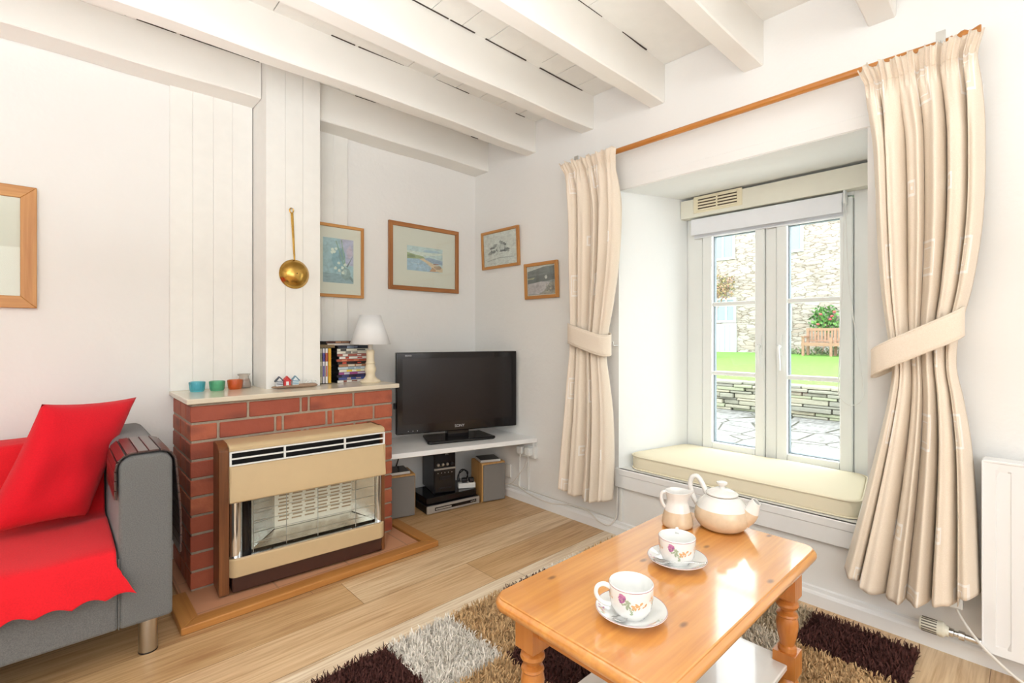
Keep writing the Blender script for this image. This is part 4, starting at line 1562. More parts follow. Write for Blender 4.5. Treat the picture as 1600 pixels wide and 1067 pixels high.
# wall sockets, plugs, trunking and cables on the window wall
so = thing('double_socket', 'white double wall socket under the end of the corner shelf', 'socket', (-0.001, -0.545, 0.335))
B().box(-0.028, -0.001, -0.622, -0.468, 0.292, 0.368).obj('socket_plate', WHITEP, so, world=so, bevel=0.004)
for y, lab in ((-0.515, 'white plug in the socket half nearer the television'), (-0.585, 'white plug in the socket half nearer the curtain')):
    p = thing('plug', lab, 'plug', (-0.028, y, 0.335))
    B().box(-0.062, -0.0285, y - 0.024, y + 0.024, 0.312, 0.360).obj('plug_body', WHITEP, p, world=p, bevel=0.006)
    B().tube([(-0.05, y, 0.312), (-0.048, y, 0.295)], 0.004, 8).obj('cord_grip', WHITEP, p, world=p)
so = thing('wall_socket', 'white single wall socket low down behind the loudspeaker', 'socket', (-0.001, -0.345, 0.165))
B().box(-0.012, -0.001, -0.385, -0.30, 0.122, 0.208).obj('socket_plate', WHITEP, so, world=so, bevel=0.003)
for y, lab in ((-0.462, 'white cable trunking dropping from the socket nearer the corner'), (-0.542, 'white cable trunking dropping from the socket nearer the curtain')):
    b = B().box(-0.010, -0.001, y - 0.007, y + 0.007, 0.075, 0.291)
    tag(b.obj('cable_trunking', WHITEP, bevel=0.002), lab, 'trunking')
CABW = M('white_cable', '#e9e4dc', 0.4, var=0)
tag(B().tube(catmull([(-0.048, -0.585, 0.30), (-0.045, -0.56, 0.25), (-0.04, -0.50, 0.18), (-0.035, -0.43, 0.11), (-0.035, -0.37, 0.085), (-0.03, -0.33, 0.09)], 8), 0.0035, 8).obj('flex', CABW, smooth=True), 'beige flex looping from the double socket towards the loudspeaker', 'cable')
tag(B().tube(catmull([(-0.012, -0.462, 0.12), (-0.014, -0.468, 0.09), (-0.016, -0.50, 0.078), (-0.022, -0.60, 0.06), (-0.022, -0.75, 0.052), (-0.014, -0.9, 0.0775), (-0.013, -1.02, 0.076), (-0.022, -1.10, 0.045), (-0.024, -1.17, 0.04), (-0.016, -1.205, 0.075), (-0.012, -1.215, 0.12), (-0.010, -1.216, 0.252)], 8), 0.0042, 8).obj('skirting_cable', CABW, smooth=True), 'white cable running along the skirting up to the window seat', 'cable')
tag(B().box(-0.011, -0.001, -1.246, -1.230, 0.075, 0.254).obj('cable_trunking', WHITEP, bevel=0.002), 'white cable trunking rising to the window seat board', 'trunking')
tag(B().tube(catmull([(-0.006, -0.40, 0.085), (-0.006, -0.55, 0.082), (-0.006, -0.8, 0.08), (-0.006, -1.0, 0.081), (-0.006, -1.19, 0.08)], 6), 0.003, 8).obj('thin_wire', CABW, smooth=True), 'thin pale wire pinned just above the skirting board', 'cable')

# ------------------------------------------------------------------ curtain pole and curtains
RX = -0.095
pl_ = thing('curtain_pole', 'varnished wooden curtain pole over the window', 'curtain pole', (RX, -1.75, 2.0))
b = B().tube([(RX, -0.99, 1.995), (RX, -2.545, 1.999)], 0.0135, 20)
b.obj('rod', RODW, pl_, world=pl_, smooth=True)
for y, sg in ((-2.545, -1), (-0.99, 1)):
    b = B().lathe([(0, 0), (0.015, 0), (0.016, 0.006), (0.011, 0.010), (0.012, 0.016), (0.020, 0.028), (0.021, 0.036), (0.015, 0.046), (0.014, 0.052), (0.018, 0.062), (0.021, 0.070), (0.020, 0.074), (0, 0.075)], 24, c=(RX, y, 1.999), ax=(0, sg, 0))
    b.obj('finial', RODW, pl_, world=pl_, smooth=True)
for y in (-2.525, -1.02):
    b = B()
    b.box(-0.006, -0.0005, y - 0.014, y + 0.014, 1.965, 2.055)
    b.box(RX - 0.004, -0.004, y - 0.009, y + 0.009, 1.976, 1.9835)
    b.tube([(RX + 0.0165 * math.cos(a), y, 1.998 + 0.0165 * math.sin(a)) for a in np.linspace(PI * 0.1, PI * 1.9, 14)], 0.003, 6)
    b.box(RX - 0.018, RX - 0.012, y - 0.012, y + 0.012, 1.985, 2.035)
    b.obj('bracket', STEEL, pl_, world=pl_)

# curtain cloth: cream with woven squares
s = N('cream_curtain')
uvn = s.n('ShaderNodeUVMap')
sep = s.n('ShaderNodeSeparateXYZ')
s.l(uvn.outputs['UV'], sep.inputs[0])


def motif(px, py, ox, oy, r0, r1):
    a = s.math('ABSOLUTE', s.math('SUBTRACT', s.math('FRACT', s.math('ADD', s.math('DIVIDE', sep.outputs[0], px), ox)), 0.5))
    q = s.math('ABSOLUTE', s.math('SUBTRACT', s.math('FRACT', s.math('ADD', s.math('DIVIDE', sep.outputs[1], py), oy)), 0.5))
    dd = s.math('MAXIMUM', s.math('MULTIPLY', a, px), s.math('MULTIPLY', q, py))
    return s.math('MULTIPLY', s.math('GREATER_THAN', dd, r0), s.math('LESS_THAN', dd, r1))


mt = s.math('MAXIMUM', motif(0.34, 0.56, 0.1, 0.3, 0.050, 0.058), motif(0.34, 0.56, 0.1, 0.3, 0.030, 0.034))
mt = s.math('MAXIMUM', mt, motif(0.34, 0.56, 0.55, 0.72, 0.018, 0.027))
mt = s.math('MAXIMUM', mt, motif(0.34, 0.56, 0.55, 0.72, -1.0, 0.006))
base_c = s.ramp(s.noise(s.coord((1, 1, 1)), 300, 3), [(0.3, lin('#f0e0cc')), (0.7, lin('#f7e9d7'))])
s.base(s.mix(mt, base_c, lin('#fdf6ee')))
s.set(Roughness=0.85)
s.b.inputs['Specular IOR Level'].default_value = 0.15
s.b.inputs['Sheen Weight'].default_value = 0.1
tl_ = s.n('ShaderNodeBsdfTranslucent')
tl_.inputs['Color'].default_value = lin('#f0dcc2')
mx = s.n('ShaderNodeMixShader')
mx.inputs['Fac'].default_value = 0.05
s.l(s.b.outputs['BSDF'], mx.inputs[1])
s.l(tl_.outputs['BSDF'], mx.inputs[2])
s.l(mx.outputs['Shader'], s.out.inputs['Surface'])
s.bump(s.noise(s.coord(), 500, 2), 0.2, 0.001)
CURT = s.m


def curtain(label, rows, ztop, zbot, nf, seed, loc, hem=None, wave=1.0):
    """rows: (z, y_left, y_right, fold depth, x centre)"""
    q = random.Random(seed)
    wts = [q.uniform(0.7, 1.35) for _ in range(nf)]
    cum = np.concatenate([[0], np.cumsum(wts)]) / sum(wts)
    amps = [q.uniform(0.75, 1.25) for _ in range(nf + 1)]
    lens = [q.uniform(-0.012, 0.012) for _ in range(nf + 1)]
    leans = [q.uniform(-0.35, 0.35) for _ in range(nf)]
    NU, NV = nf * 34, 150
    b = B()
    H = ztop - zbot

    def fold(t):
        i = min(int(np.searchsorted(cum, t, side='right')) - 1, nf - 1)
        i = max(i, 0)
        f = (t - cum[i]) / (cum[i + 1] - cum[i])
        return i, f

    def fn(u, v):
        z = ztop - H * v
        dz = ztop - z
        yl, yr, A, xc = lerp(rows, z)
        i, f = fold(min(max(u + 0.012 * math.sin(2.1 * z + seed + 5 * u) * math.sin(PI * u), 0.0), 1.0))
        am = amps[i] * (1 - f) + amps[i + 1] * f
        # broad rounded pleats with narrow creases between them
        bmp = abs(math.sin(PI * f)) ** 0.62
        x = xc + A * am * (1 - 2 * bmp)
        x += 0.18 * A * math.sin(2 * PI * f * 2 + i * 1.7) * min(1, dz / 0.3)
        lean_ = leans[i] * math.sin(PI * f) * (cum[i + 1] - cum[i]) * (yr - yl) * min(1, dz / 0.25)
        y = yl + (yr - yl) * u + lean_
        # pencil-pleat heading: tight small pleats at the tape, a loose ruffle standing above it
        hd = min(1.0, max(0.0, (0.115 - dz) / 0.05))
        if hd > 0:
            wv_ = math.sin(2 * PI * u * nf * 3.6 + seed) + 0.35 * math.sin(2 * PI * u * nf * 6.1)
            x += 0.0065 * wv_ * hd * wave
            y += 0.003 * math.cos(2 * PI * u * nf * 3.6 + seed) * hd
        rf = max(0.0, (0.052 - dz) / 0.052)
        x -= 0.016 * rf * (0.7 + 0.5 * math.sin(2 * PI * u * nf * 1.3 + seed))
        y += (u - 0.5) * -0.03 * rf
        z += rf * 0.007 * math.sin(u * nf * 9.0 + seed)
        x += 0.007 * math.exp(-((dz - 0.062) / 0.02) ** 2)
        # creases that spread out below the heading
        k = max(0.0, 1 - abs(dz - 0.17) / 0.13)
        x += 0.005 * k * math.sin(2 * PI * u * nf * 1.7 + seed)
        if v > 0.6:
            z += (lens[i] * (1 - f) + lens[i + 1] * f) * (v - 0.6) / 0.4
            if hem:
                z += hem(u) * (v - 0.6) / 0.4
        return (x, y, z)

    b.grid(fn, NU, NV)
    inv = loc
    b.v = [(x - inv[0], y - inv[1], z - inv[2]) for x, y, z in b.v]
    t = thing('curtain', label, 'curtain', loc, 0, 'cream curtains on the wooden pole')
    o = b.obj('cloth', CURT, t, smooth=True, angle=75, solid=0.002)
    me = o.data
    uvl = me.uv_layers.new(name='UVMap')
    vi = np.empty(len(me.loops), dtype=np.int32)
    me.loops.foreach_get('vertex_index', vi)
    cu = NU + 1
    wcl = nf * 0.15
    uu = (vi % cu) / NU * wcl
    vv = (vi // cu) / NV * H
    uvl.data.foreach_set('uv', np.stack([uu, vv], 1).astype(np.float32).ravel())
    # stitched lines of the heading tape
    hb = B()
    for dz in (0.055,):
        v_ = dz / H
        pts = [Vector(fn(i / (NU / 2), v_)) for i in range(NU // 2 + 1)]
        pts = [(p.x - inv[0] - 0.0022, p.y - inv[1], p.z - inv[2]) for p in pts]
        hb.tube(pts, 0.0016, 5)
    hb.obj('heading_stitch', CURT, t, smooth=True)
    return t, fn


rR = [(1.985, -2.322, -2.617, 0.008, -0.142), (1.91, -2.326, -2.614, 0.012, -0.134), (1.81, -2.336, -2.622, 0.024, -0.120), (1.70, -2.345, -2.626, 0.030, -0.112), (1.44, -2.354, -2.622, 0.030, -0.112), (1.22, -2.367, -2.598, 0.026, -0.112), (1.06, -2.385, -2.566, 0.020, -0.108), (0.96, -2.398, -2.560, 0.018, -0.106),
      (0.86, -2.390, -2.575, 0.024, -0.108), (0.70, -2.362, -2.594, 0.034, -0.112), (0.48, -2.318, -2.606, 0.040, -0.114), (0.2, -2.258, -2.615, 0.042, -0.116)]
curtain('cream curtain tied back beside the radiator', rR, 1.98, 0.195, 6, 3, (-0.11, -2.46, 0.195), hem=lambda u: 0.02 - 0.045 * math.sin(PI * min(1, u * 1.15)) + (0.03 if u > 0.9 else 0))
rL = [(2.0, -0.948, -1.280, 0.008, -0.142), (1.925, -0.958, -1.280, 0.012, -0.134), (1.83, -0.966, -1.290, 0.022, -0.118), (1.70, -0.974, -1.295, 0.026, -0.110), (1.44, -0.978, -1.280, 0.026, -0.110), (1.22, -0.982, -1.246, 0.023, -0.108), (1.05, -0.982, -1.212, 0.018, -0.106), (0.95, -0.974, -1.204, 0.018, -0.106),
      (0.80, -0.960, -1.225, 0.022, -0.108), (0.64, -0.950, -1.242, 0.028, -0.110), (0.42, -0.928, -1.246, 0.032, -0.110), (0.2, -0.908, -1.236, 0.034, -0.110)]
curtain('cream curtain tied back beside the small framed pictures', rL, 1.998, 0.195, 5, 8, (-0.11, -1.1, 0.195), hem=lambda u: 0.02 - 0.035 * math.sin(PI * u))


def tieback(label, yc, ry, xc, rx, zc, slope, h, loc, tail):
    n = 56
    b = B()

    def fn(u, v):
        a = 2 * PI * u
        cy = math.cos(a)
        y = yc + ry * math.copysign(abs(cy) ** 0.8, cy)
        sx = math.sin(a)
        x = xc - rx * math.copysign(abs(sx) ** 0.7, sx)
        hh = h * (1 - 0.0 * abs(cy))
        return (x - loc[0], y - loc[1], zc + slope * (y - yc) - hh * (v - 0.5) + 0.006 * math.sin(a * 2) - loc[2])
    b.grid(fn, n, 6, closed=True)
    t = thing('curtain_tieback', label, 'tieback', loc, 0)
    b.obj('band', CURT, t, smooth=True, solid=0.004)
    b = B()
    for v in (0.05, 0.95):
        b.tube([fn(i / n, v) for i in range(n)], 0.0028, 6, closed=True)
    b.each('piping', CURT, t, smooth=True)
    b = B()
    y0 = yc + tail * ry
    z0 = zc + slope * (y0 - yc)
    b.tube([(-0.001 - loc[0], y0 - tail * 0.02 - loc[1], z0 - loc[2]), (-0.05 - loc[0], y0 - tail * 0.015 - loc[1], z0 - loc[2]), (-0.055 - loc[0], y0 - tail * 0.015 - loc[1], z0 + 0.02 - loc[2])], 0.003, 6)
    b.obj('hook', STEEL, t)
    return t


tieback('cream fabric tieback rising steeply round the curtain beside the radiator', -2.462, 0.118, -0.108, 0.062, 1.03, -0.62, 0.094, (-0.11, -2.46, 1.03), -1)
tieback('cream fabric tieback round the curtain beside the small framed pictures', -1.103, 0.132, -0.106, 0.052, 1.035, 0.23, 0.11, (-0.11, -1.1, 1.03), -1)

# ------------------------------------------------------------------ window seat cushion
s = N('cream_seat_fabric')
s.base(lin('#f2e8cd'))
s.set(Roughness=0.85)
s.b.inputs['Specular IOR Level'].default_value = 0.2
s.bump(s.noise(s.coord(), 6, 3), 0.15, 0.01)
SEATF = s.m
wc = thing('window_seat_cushion', 'long cream box cushion on the window seat', 'cushion', (0.25, -1.76, 0.357))
# outline with rounded corners, narrower at the back
cor = [(0.020, -1.250), (0.020, -2.285), (0.482, -2.215), (0.482, -1.352)]
cr_ = [0.10, 0.07, 0.06, 0.05]
out = []
for i in range(4):
    p = Vector(cor[i])
    a = (Vector(cor[i - 1]) - p).normalized()
    c = (Vector(cor[(i + 1) % 4]) - p).normalized()
    p1, p2 = p + a * cr_[i], p + c * cr_[i]
    for k in range(9):
        t = k / 8
        out.append(p1 * (1 - t) ** 2 + p * 2 * t * (1 - t) + p2 * t * t)
ctr = sum(out, Vector((0, 0))) / len(out)
dense = []
for i in range(len(out)):
    a, c = out[i], out[(i + 1) % len(out)]
    m_ = max(1, int((c - a).length / 0.03))
    for k in range(m_):
        dense.append(a + (c - a) * k / m_)
nd = len(dense)
layers = [(0.0, 0.98), (0.004, 0.995), (0.02, 1.004), (0.05, 1.004), (0.066, 0.998), (0.071, 0.985), (0.074, 0.96), (0.078, 0.9), (0.081, 0.7), (0.083, 0.4), (0.083, 0.15)]


def wcf(u, v):
    p = dense[int(round(u * nd)) % nd]
    z, k = layers[int(round(v * (len(layers) - 1)))]
    e = p - ctr
    if k > 0.9:
        L_ = e.length
        q = ctr + e * (1 - (1 - k) * 0.35 / L_ if L_ else 1)
    else:
        q = ctr + e * k
    return (q.x, q.y, 0.3575 + z + 0.003 * math.sin(q.y * 9) * (z > 0.06) * (1 if k < 0.97 else 0))


b = B().grid(wcf, nd, len(layers) - 1, closed=True)
b.f.append(tuple((len(layers) - 1) * nd + i for i in range(nd)))
b.m.append(0)
b.f.append(tuple(range(nd))[::-1])
b.m.append(0)
b.obj('cushion_body', SEATF, wc, world=wc, smooth=True, angle=70)
b = B()
for z, k in ((0.3575 + 0.0685, 0.004), (0.3575 + 0.004, 0.002)):
    b.tube([(p.x + (p - ctr).normalized().x * k, p.y + (p - ctr).normalized().y * k, z) for p in dense], 0.0038, 6, closed=True)
b.each('piping', SEATF, wc, world=wc, smooth=True)

# ------------------------------------------------------------------ radiator
ra = thing('radiator', 'white ridged panel radiator below the curtain end of the window wall', 'radiator', (-0.07, -3.1, 0.086))
RADW = M('white_radiator_enamel', '#f2f2f2', 0.25, var=0)
ry1, ry0 = -2.622, -3.62
xs_ = []
b = B()
y = ry1
prof = [(y, -0.098)]
y -= 0.018
while y - 0.0667 > ry0:
    prof += [(y, -0.098), (y - 0.010, -0.0985), (y - 0.018, -0.086), (y - 0.036, -0.086), (y - 0.044, -0.0985), (y - 0.0667, -0.098)]
    y -= 0.0667
prof.append((ry0, -0.098))
nz = 24


def rfn(u, v):
    k = int(round(u * (len(prof) - 1)))
    yy, xx = prof[k]
    z = 0.086 + (0.672 - 0.086) * v
    e = min(v, 1 - v) * 0.586
    t = min(1.0, max(0.0, (e - 0.028) / 0.022))
    return (-0.098 + (xx + 0.098) * t, yy, z)


b.grid(rfn, len(prof) - 1, nz)
b.box(-0.096, -0.075, ry0, ry1, 0.086, 0.672)
b.obj('front_panel', RADW, ra, world=ra, smooth=True, angle=30)
b = B()
b.box(-0.058, -0.045, ry0 + 0.01, ry1 - 0.01, 0.095, 0.66)
b.obj('rear_panel', RADW, ra, world=ra)
b = B()
b.box(-0.101, -0.036, ry1 - 0.001, ry1 + 0.003, 0.089, 0.674)
b.box(-0.101, -0.036, ry0 - 0.003, ry0 + 0.001, 0.089, 0.674)
b.box(-0.100, -0.036, ry0, ry1, 0.668, 0.676)
b.each('casing', RADW, ra, world=ra, bevel=0.002)
b = B()
for yy in (-2.85, -3.4):
    b.box(-0.045, -0.0005, yy - 0.015, yy + 0.015, 0.25, 0.6)
b.each('bracket', RADW, ra, world=ra)
VZ = 0.098
vx = -0.072
b = B()
b.lathe([(0, 0), (0.020, 0), (0.022, 0.004), (0.0225, 0.046), (0.024, 0.05), (0.024, 0.060), (0.017, 0.066), (0.016, 0.074), (0, 0.074)], 32, c=(vx, -2.468, VZ), ax=(0, -1, 0))
va = b.obj('valve_head', M('ivory_valve_plastic', '#e9e4d2', 0.4, var=0), ra, world=ra, smooth=True)
b = B()
for k in range(16):
    a = 2 * PI * k / 16
    c = Vector((vx + 0.0224 * math.cos(a), -2.493, VZ + 0.0224 * math.sin(a)))
    b.obox(c, (-0.0019 * math.sin(a), 0, 0.0019 * math.cos(a)), (0, 0.0195, 0), (0.0006 * math.cos(a), 0, 0.0006 * math.sin(a)))
b.obj('valve_groove', M('valve_groove_grey', '#6d675c', 0.7, var=0), va, world=ra)
b = B()
b.lathe([(0, 0), (0.013, 0), (0.013, 0.012), (0.009, 0.014), (0.009, 0.022), (0.014, 0.024), (0.014, 0.038), (0.009, 0.040), (0.009, 0.085), (0, 0.085)], 20, c=(vx, -2.541, VZ), ax=(0, -1, 0))
b.tube([(vx + 0.004, -2.60, VZ), (vx + 0.004, -2.619, VZ)], 0.009, 12)
b.obj('valve_body', CHROME, ra, world=ra, smooth=True)
pk = thing('plug_connector', 'white plug hanging at the curtain hem beside the radiator', 'plug', (-0.06, -2.553, 0.2))
B().box(-0.075, -0.04, -2.575, -2.535, 0.178, 0.218).obj('plug_body', WHITEP, pk, world=pk, bevel=0.006)
B().tube(catmull([(-0.06, -2.556, 0.18), (-0.075, -2.575, 0.15), (-0.105, -2.61, 0.115), (-0.114, -2.65, 0.08), (-0.118, -2.71, 0.04), (-0.112, -2.80, 0.012), (-0.08, -2.95, 0.006)], 8), 0.0042, 8).obj('cord', CABW, pk, world=pk, smooth=True)

# ------------------------------------------------------------------ coffee table
tb = thing('coffee_table', 'varnished orange pine coffee table with turned legs on the shaggy rug', 'coffee table', (-1.012, -2.083, 0.016))
T0 = 0.450 - 0.016
XL, YL = 0.432, 0.229


def rrect(hx, hy, r, n=8):
    p = []
    for cx, cy, a0 in ((hx - r, hy - r, 0), (-hx + r, hy - r, PI / 2), (-hx + r, -hy + r, PI), (hx - r, -hy + r, 1.5 * PI)):
        for i in range(n + 1):
            a = a0 + PI / 2 * i / n
            p.append((cx + r * math.cos(a), cy + r * math.sin(a)))
    return p


b = B()
lay = [(XL - 0.010, YL - 0.010, T0 - 0.030), (XL - 0.003, YL - 0.003, T0 - 0.028), (XL, YL, T0 - 0.021), (XL, YL, T0 - 0.014), (XL - 0.004, YL - 0.004, T0 - 0.007), (XL - 0.008, YL - 0.008, T0 - 0.0045), (XL - 0.0085, YL - 0.0085, T0 - 0.0015), (XL - 0.011, YL - 0.011, T0)]
o0 = 0
rings = [[(x, y, z) for x, y in rrect(hx, hy, 0.042 - (XL - hx))] for hx, hy, z in lay]
k = len(rings[0])
vs = [p for r_ in rings for p in r_]
fs = []
for i in range(len(rings) - 1):
    for j in range(k):
        fs.append((i * k + j, i * k + (j + 1) % k, (i + 1) * k + (j + 1) % k, (i + 1) * k + j))
fs.append(tuple((len(rings) - 1) * k + j for j in range(k)))
fs.append(tuple(range(k))[::-1])
b.add(vs, fs)
b.obj('tabletop', PINE, tb, smooth=True, angle=30)
LX, LY = 0.345, 0.168
hw = 0.029
for y in (-LY, LY):
    B().box(-LX, LX, y - 0.010, y + 0.010, T0 - 0.100, T0 - 0.0305).obj('apron_rail', PINEX, tb, bevel=0.002)
for x in (-LX, LX):
    B().box(x - 0.010, x + 0.010, -LY, LY, T0 - 0.100, T0 - 0.0305).obj('apron_rail', PINEY, tb, bevel=0.002)
for sx in (-1, 1):
    for sy in (-1, 1):
        b = B()
        cx, cy = sx * LX, sy * LY
        b.box(cx - hw, cx + hw, cy - hw, cy + hw, T0 - 0.132, T0 - 0.0302)
        b.box(cx - hw, cx + hw, cy - hw, cy + hw, 0.083, 0.150)
        b.lathe([(0, T0 - 0.13), (0.030, T0 - 0.130), (0.0225, T0 - 0.138), (0.020, T0 - 0.141), (0.028, T0 - 0.147), (0.030, T0 - 0.154), (0.026, T0 - 0.162), (0.017, T0 - 0.169), (0.0165, T0 - 0.174), (0.026, T0 - 0.179), (0.028, T0 - 0.184), (0.024, T0 - 0.189), (0.027, T0 - 0.197), (0.029, T0 - 0.209), (0.026, T0 - 0.235), (0.020, T0 - 0.260), (0.0185, T0 - 0.268), (0.023, T0 - 0.272), (0.024, T0 - 0.278), (0.024, 0.149), (0, 0.149)], 28, c=(cx, cy, 0))
        b.lathe([(0, 0.0845), (0.024, 0.0845), (0.021, 0.076), (0.028, 0.066), (0.031, 0.050), (0.026, 0.030), (0.017, 0.018), (0.019, 0.008), (0.017, 0.0), (0, 0.0)], 28, c=(cx, cy, 0))
        b.obj('leg', PINEV, tb, smooth=True, angle=35)
B().prism([(-LX - 0.005, -LY + 0.0295), (-LX + 0.03, -LY + 0.0295), (-LX + 0.03, -LY - 0.01), (LX - 0.03, -LY - 0.01), (LX - 0.03, -LY + 0.0295), (LX + 0.005, -LY + 0.0295), (LX + 0.005, LY - 0.0295), (LX - 0.03, LY - 0.0295), (LX - 0.03, LY + 0.01), (-LX + 0.03, LY + 0.01), (-LX + 0.03, LY - 0.0295), (-LX - 0.005, LY - 0.0295)], 0.107, 0.123).obj('lower_shelf', M('shelf_glare_pale', '#e9e6e0', 0.15, coat=0.6, var=0.05, vscale=6), tb, bevel=0.003)  # window glare on the shelf is put into its pale colour

# ------------------------------------------------------------------ tea things
TZ = 0.4505
PORC = M('white_porcelain', '#f3f3f0', 0.12, coat=0.4, var=0)
PINKL = M('pink_rim_line', '#b98f93', 0.3, var=0)
FP = [M('flower_pink', '#c884ae', 0.3, var=0.1), M('flower_plum', '#a05a94', 0.3, var=0.1), M('flower_orange', '#e6b27c', 0.3, var=0.1), M('leaf_green', '#a9b79a', 0.3, var=0.1)]
CUP = [(0.0, 0.004), (0.022, 0.004), (0.024, 0.0), (0.028, 0.0), (0.030, 0.004), (0.036, 0.010), (0.0405, 0.020), (0.043, 0.036), (0.0437, 0.056), (0.0440, 0.064), (0.0430, 0.0650), (0.0420, 0.063), (0.0412, 0.036), (0.038, 0.018), (0.030, 0.008), (0.0, 0.007)]


def cup_r(z):
    pts = [(p[1], p[0]) for p in CUP[3:10]]
    for a, c in zip(pts, pts[1:]):
        if a[0] <= z <= c[0]:
            return a[1] + (c[1] - a[1]) * (z - a[0]) / max(1e-6, c[0] - a[0])
    return 0.044


def sprays(rfun, groups, seed):
    """small painted petals and leaves lying on a surface: rfun(angle, v) gives the point"""
    q = random.Random(seed)
    b = B()
    for a0, v0, da, dv, n, mi, sz in groups:
        for i in range(n):
            a, v = a0 + q.gauss(0, da), v0 + q.gauss(0, dv)
            s0 = sz * q.uniform(0.6, 1.3)
            rot = q.uniform(0, PI)
            ring = []
            for j in range(7):
                t = 2 * PI * j / 7
                dx, dy = s0 * math.cos(t), 0.55 * s0 * math.sin(t)
                ring.append(rfun(a, v, dx * math.cos(rot) - dy * math.sin(rot), dx * math.sin(rot) + dy * math.cos(rot)))
            b.add(ring, [tuple(range(7))], mi if mi >= 0 else q.randrange(2))
    return b


def on_cup(a, v, dx, dy):
    z = v + dy
    r = cup_r(z) + 0.0003
    t = a + dx / r
    return (r * math.cos(t), r * math.sin(t), z)


def on_saucer(a, r0, dx, dy):
    r = r0 + dy
    t = a + dx / r0
    return (r * math.cos(t), r * math.sin(t), sauc_z(r) + 0.0004)


SAU = [(0.0, 0.003), (0.030, 0.003), (0.032, 0.0), (0.036, 0.0), (0.038, 0.003), (0.055, 0.009), (0.070, 0.0165), (0.0755, 0.0195), (0.0762, 0.0205), (0.0755, 0.0215), (0.070, 0.0190), (0.055, 0.0120), (0.040, 0.0065), (0.026, 0.0058), (0.0, 0.0058)]


def sauc_z(r):
    pts = sorted([(p[0], p[1]) for p in SAU[9:]])
    for a, c in zip(pts, pts[1:]):
        if a[0] <= r <= c[0]:
            return a[1] + (c[1] - a[1]) * (r - a[0]) / max(1e-6, c[0] - a[0])
    return 0.02


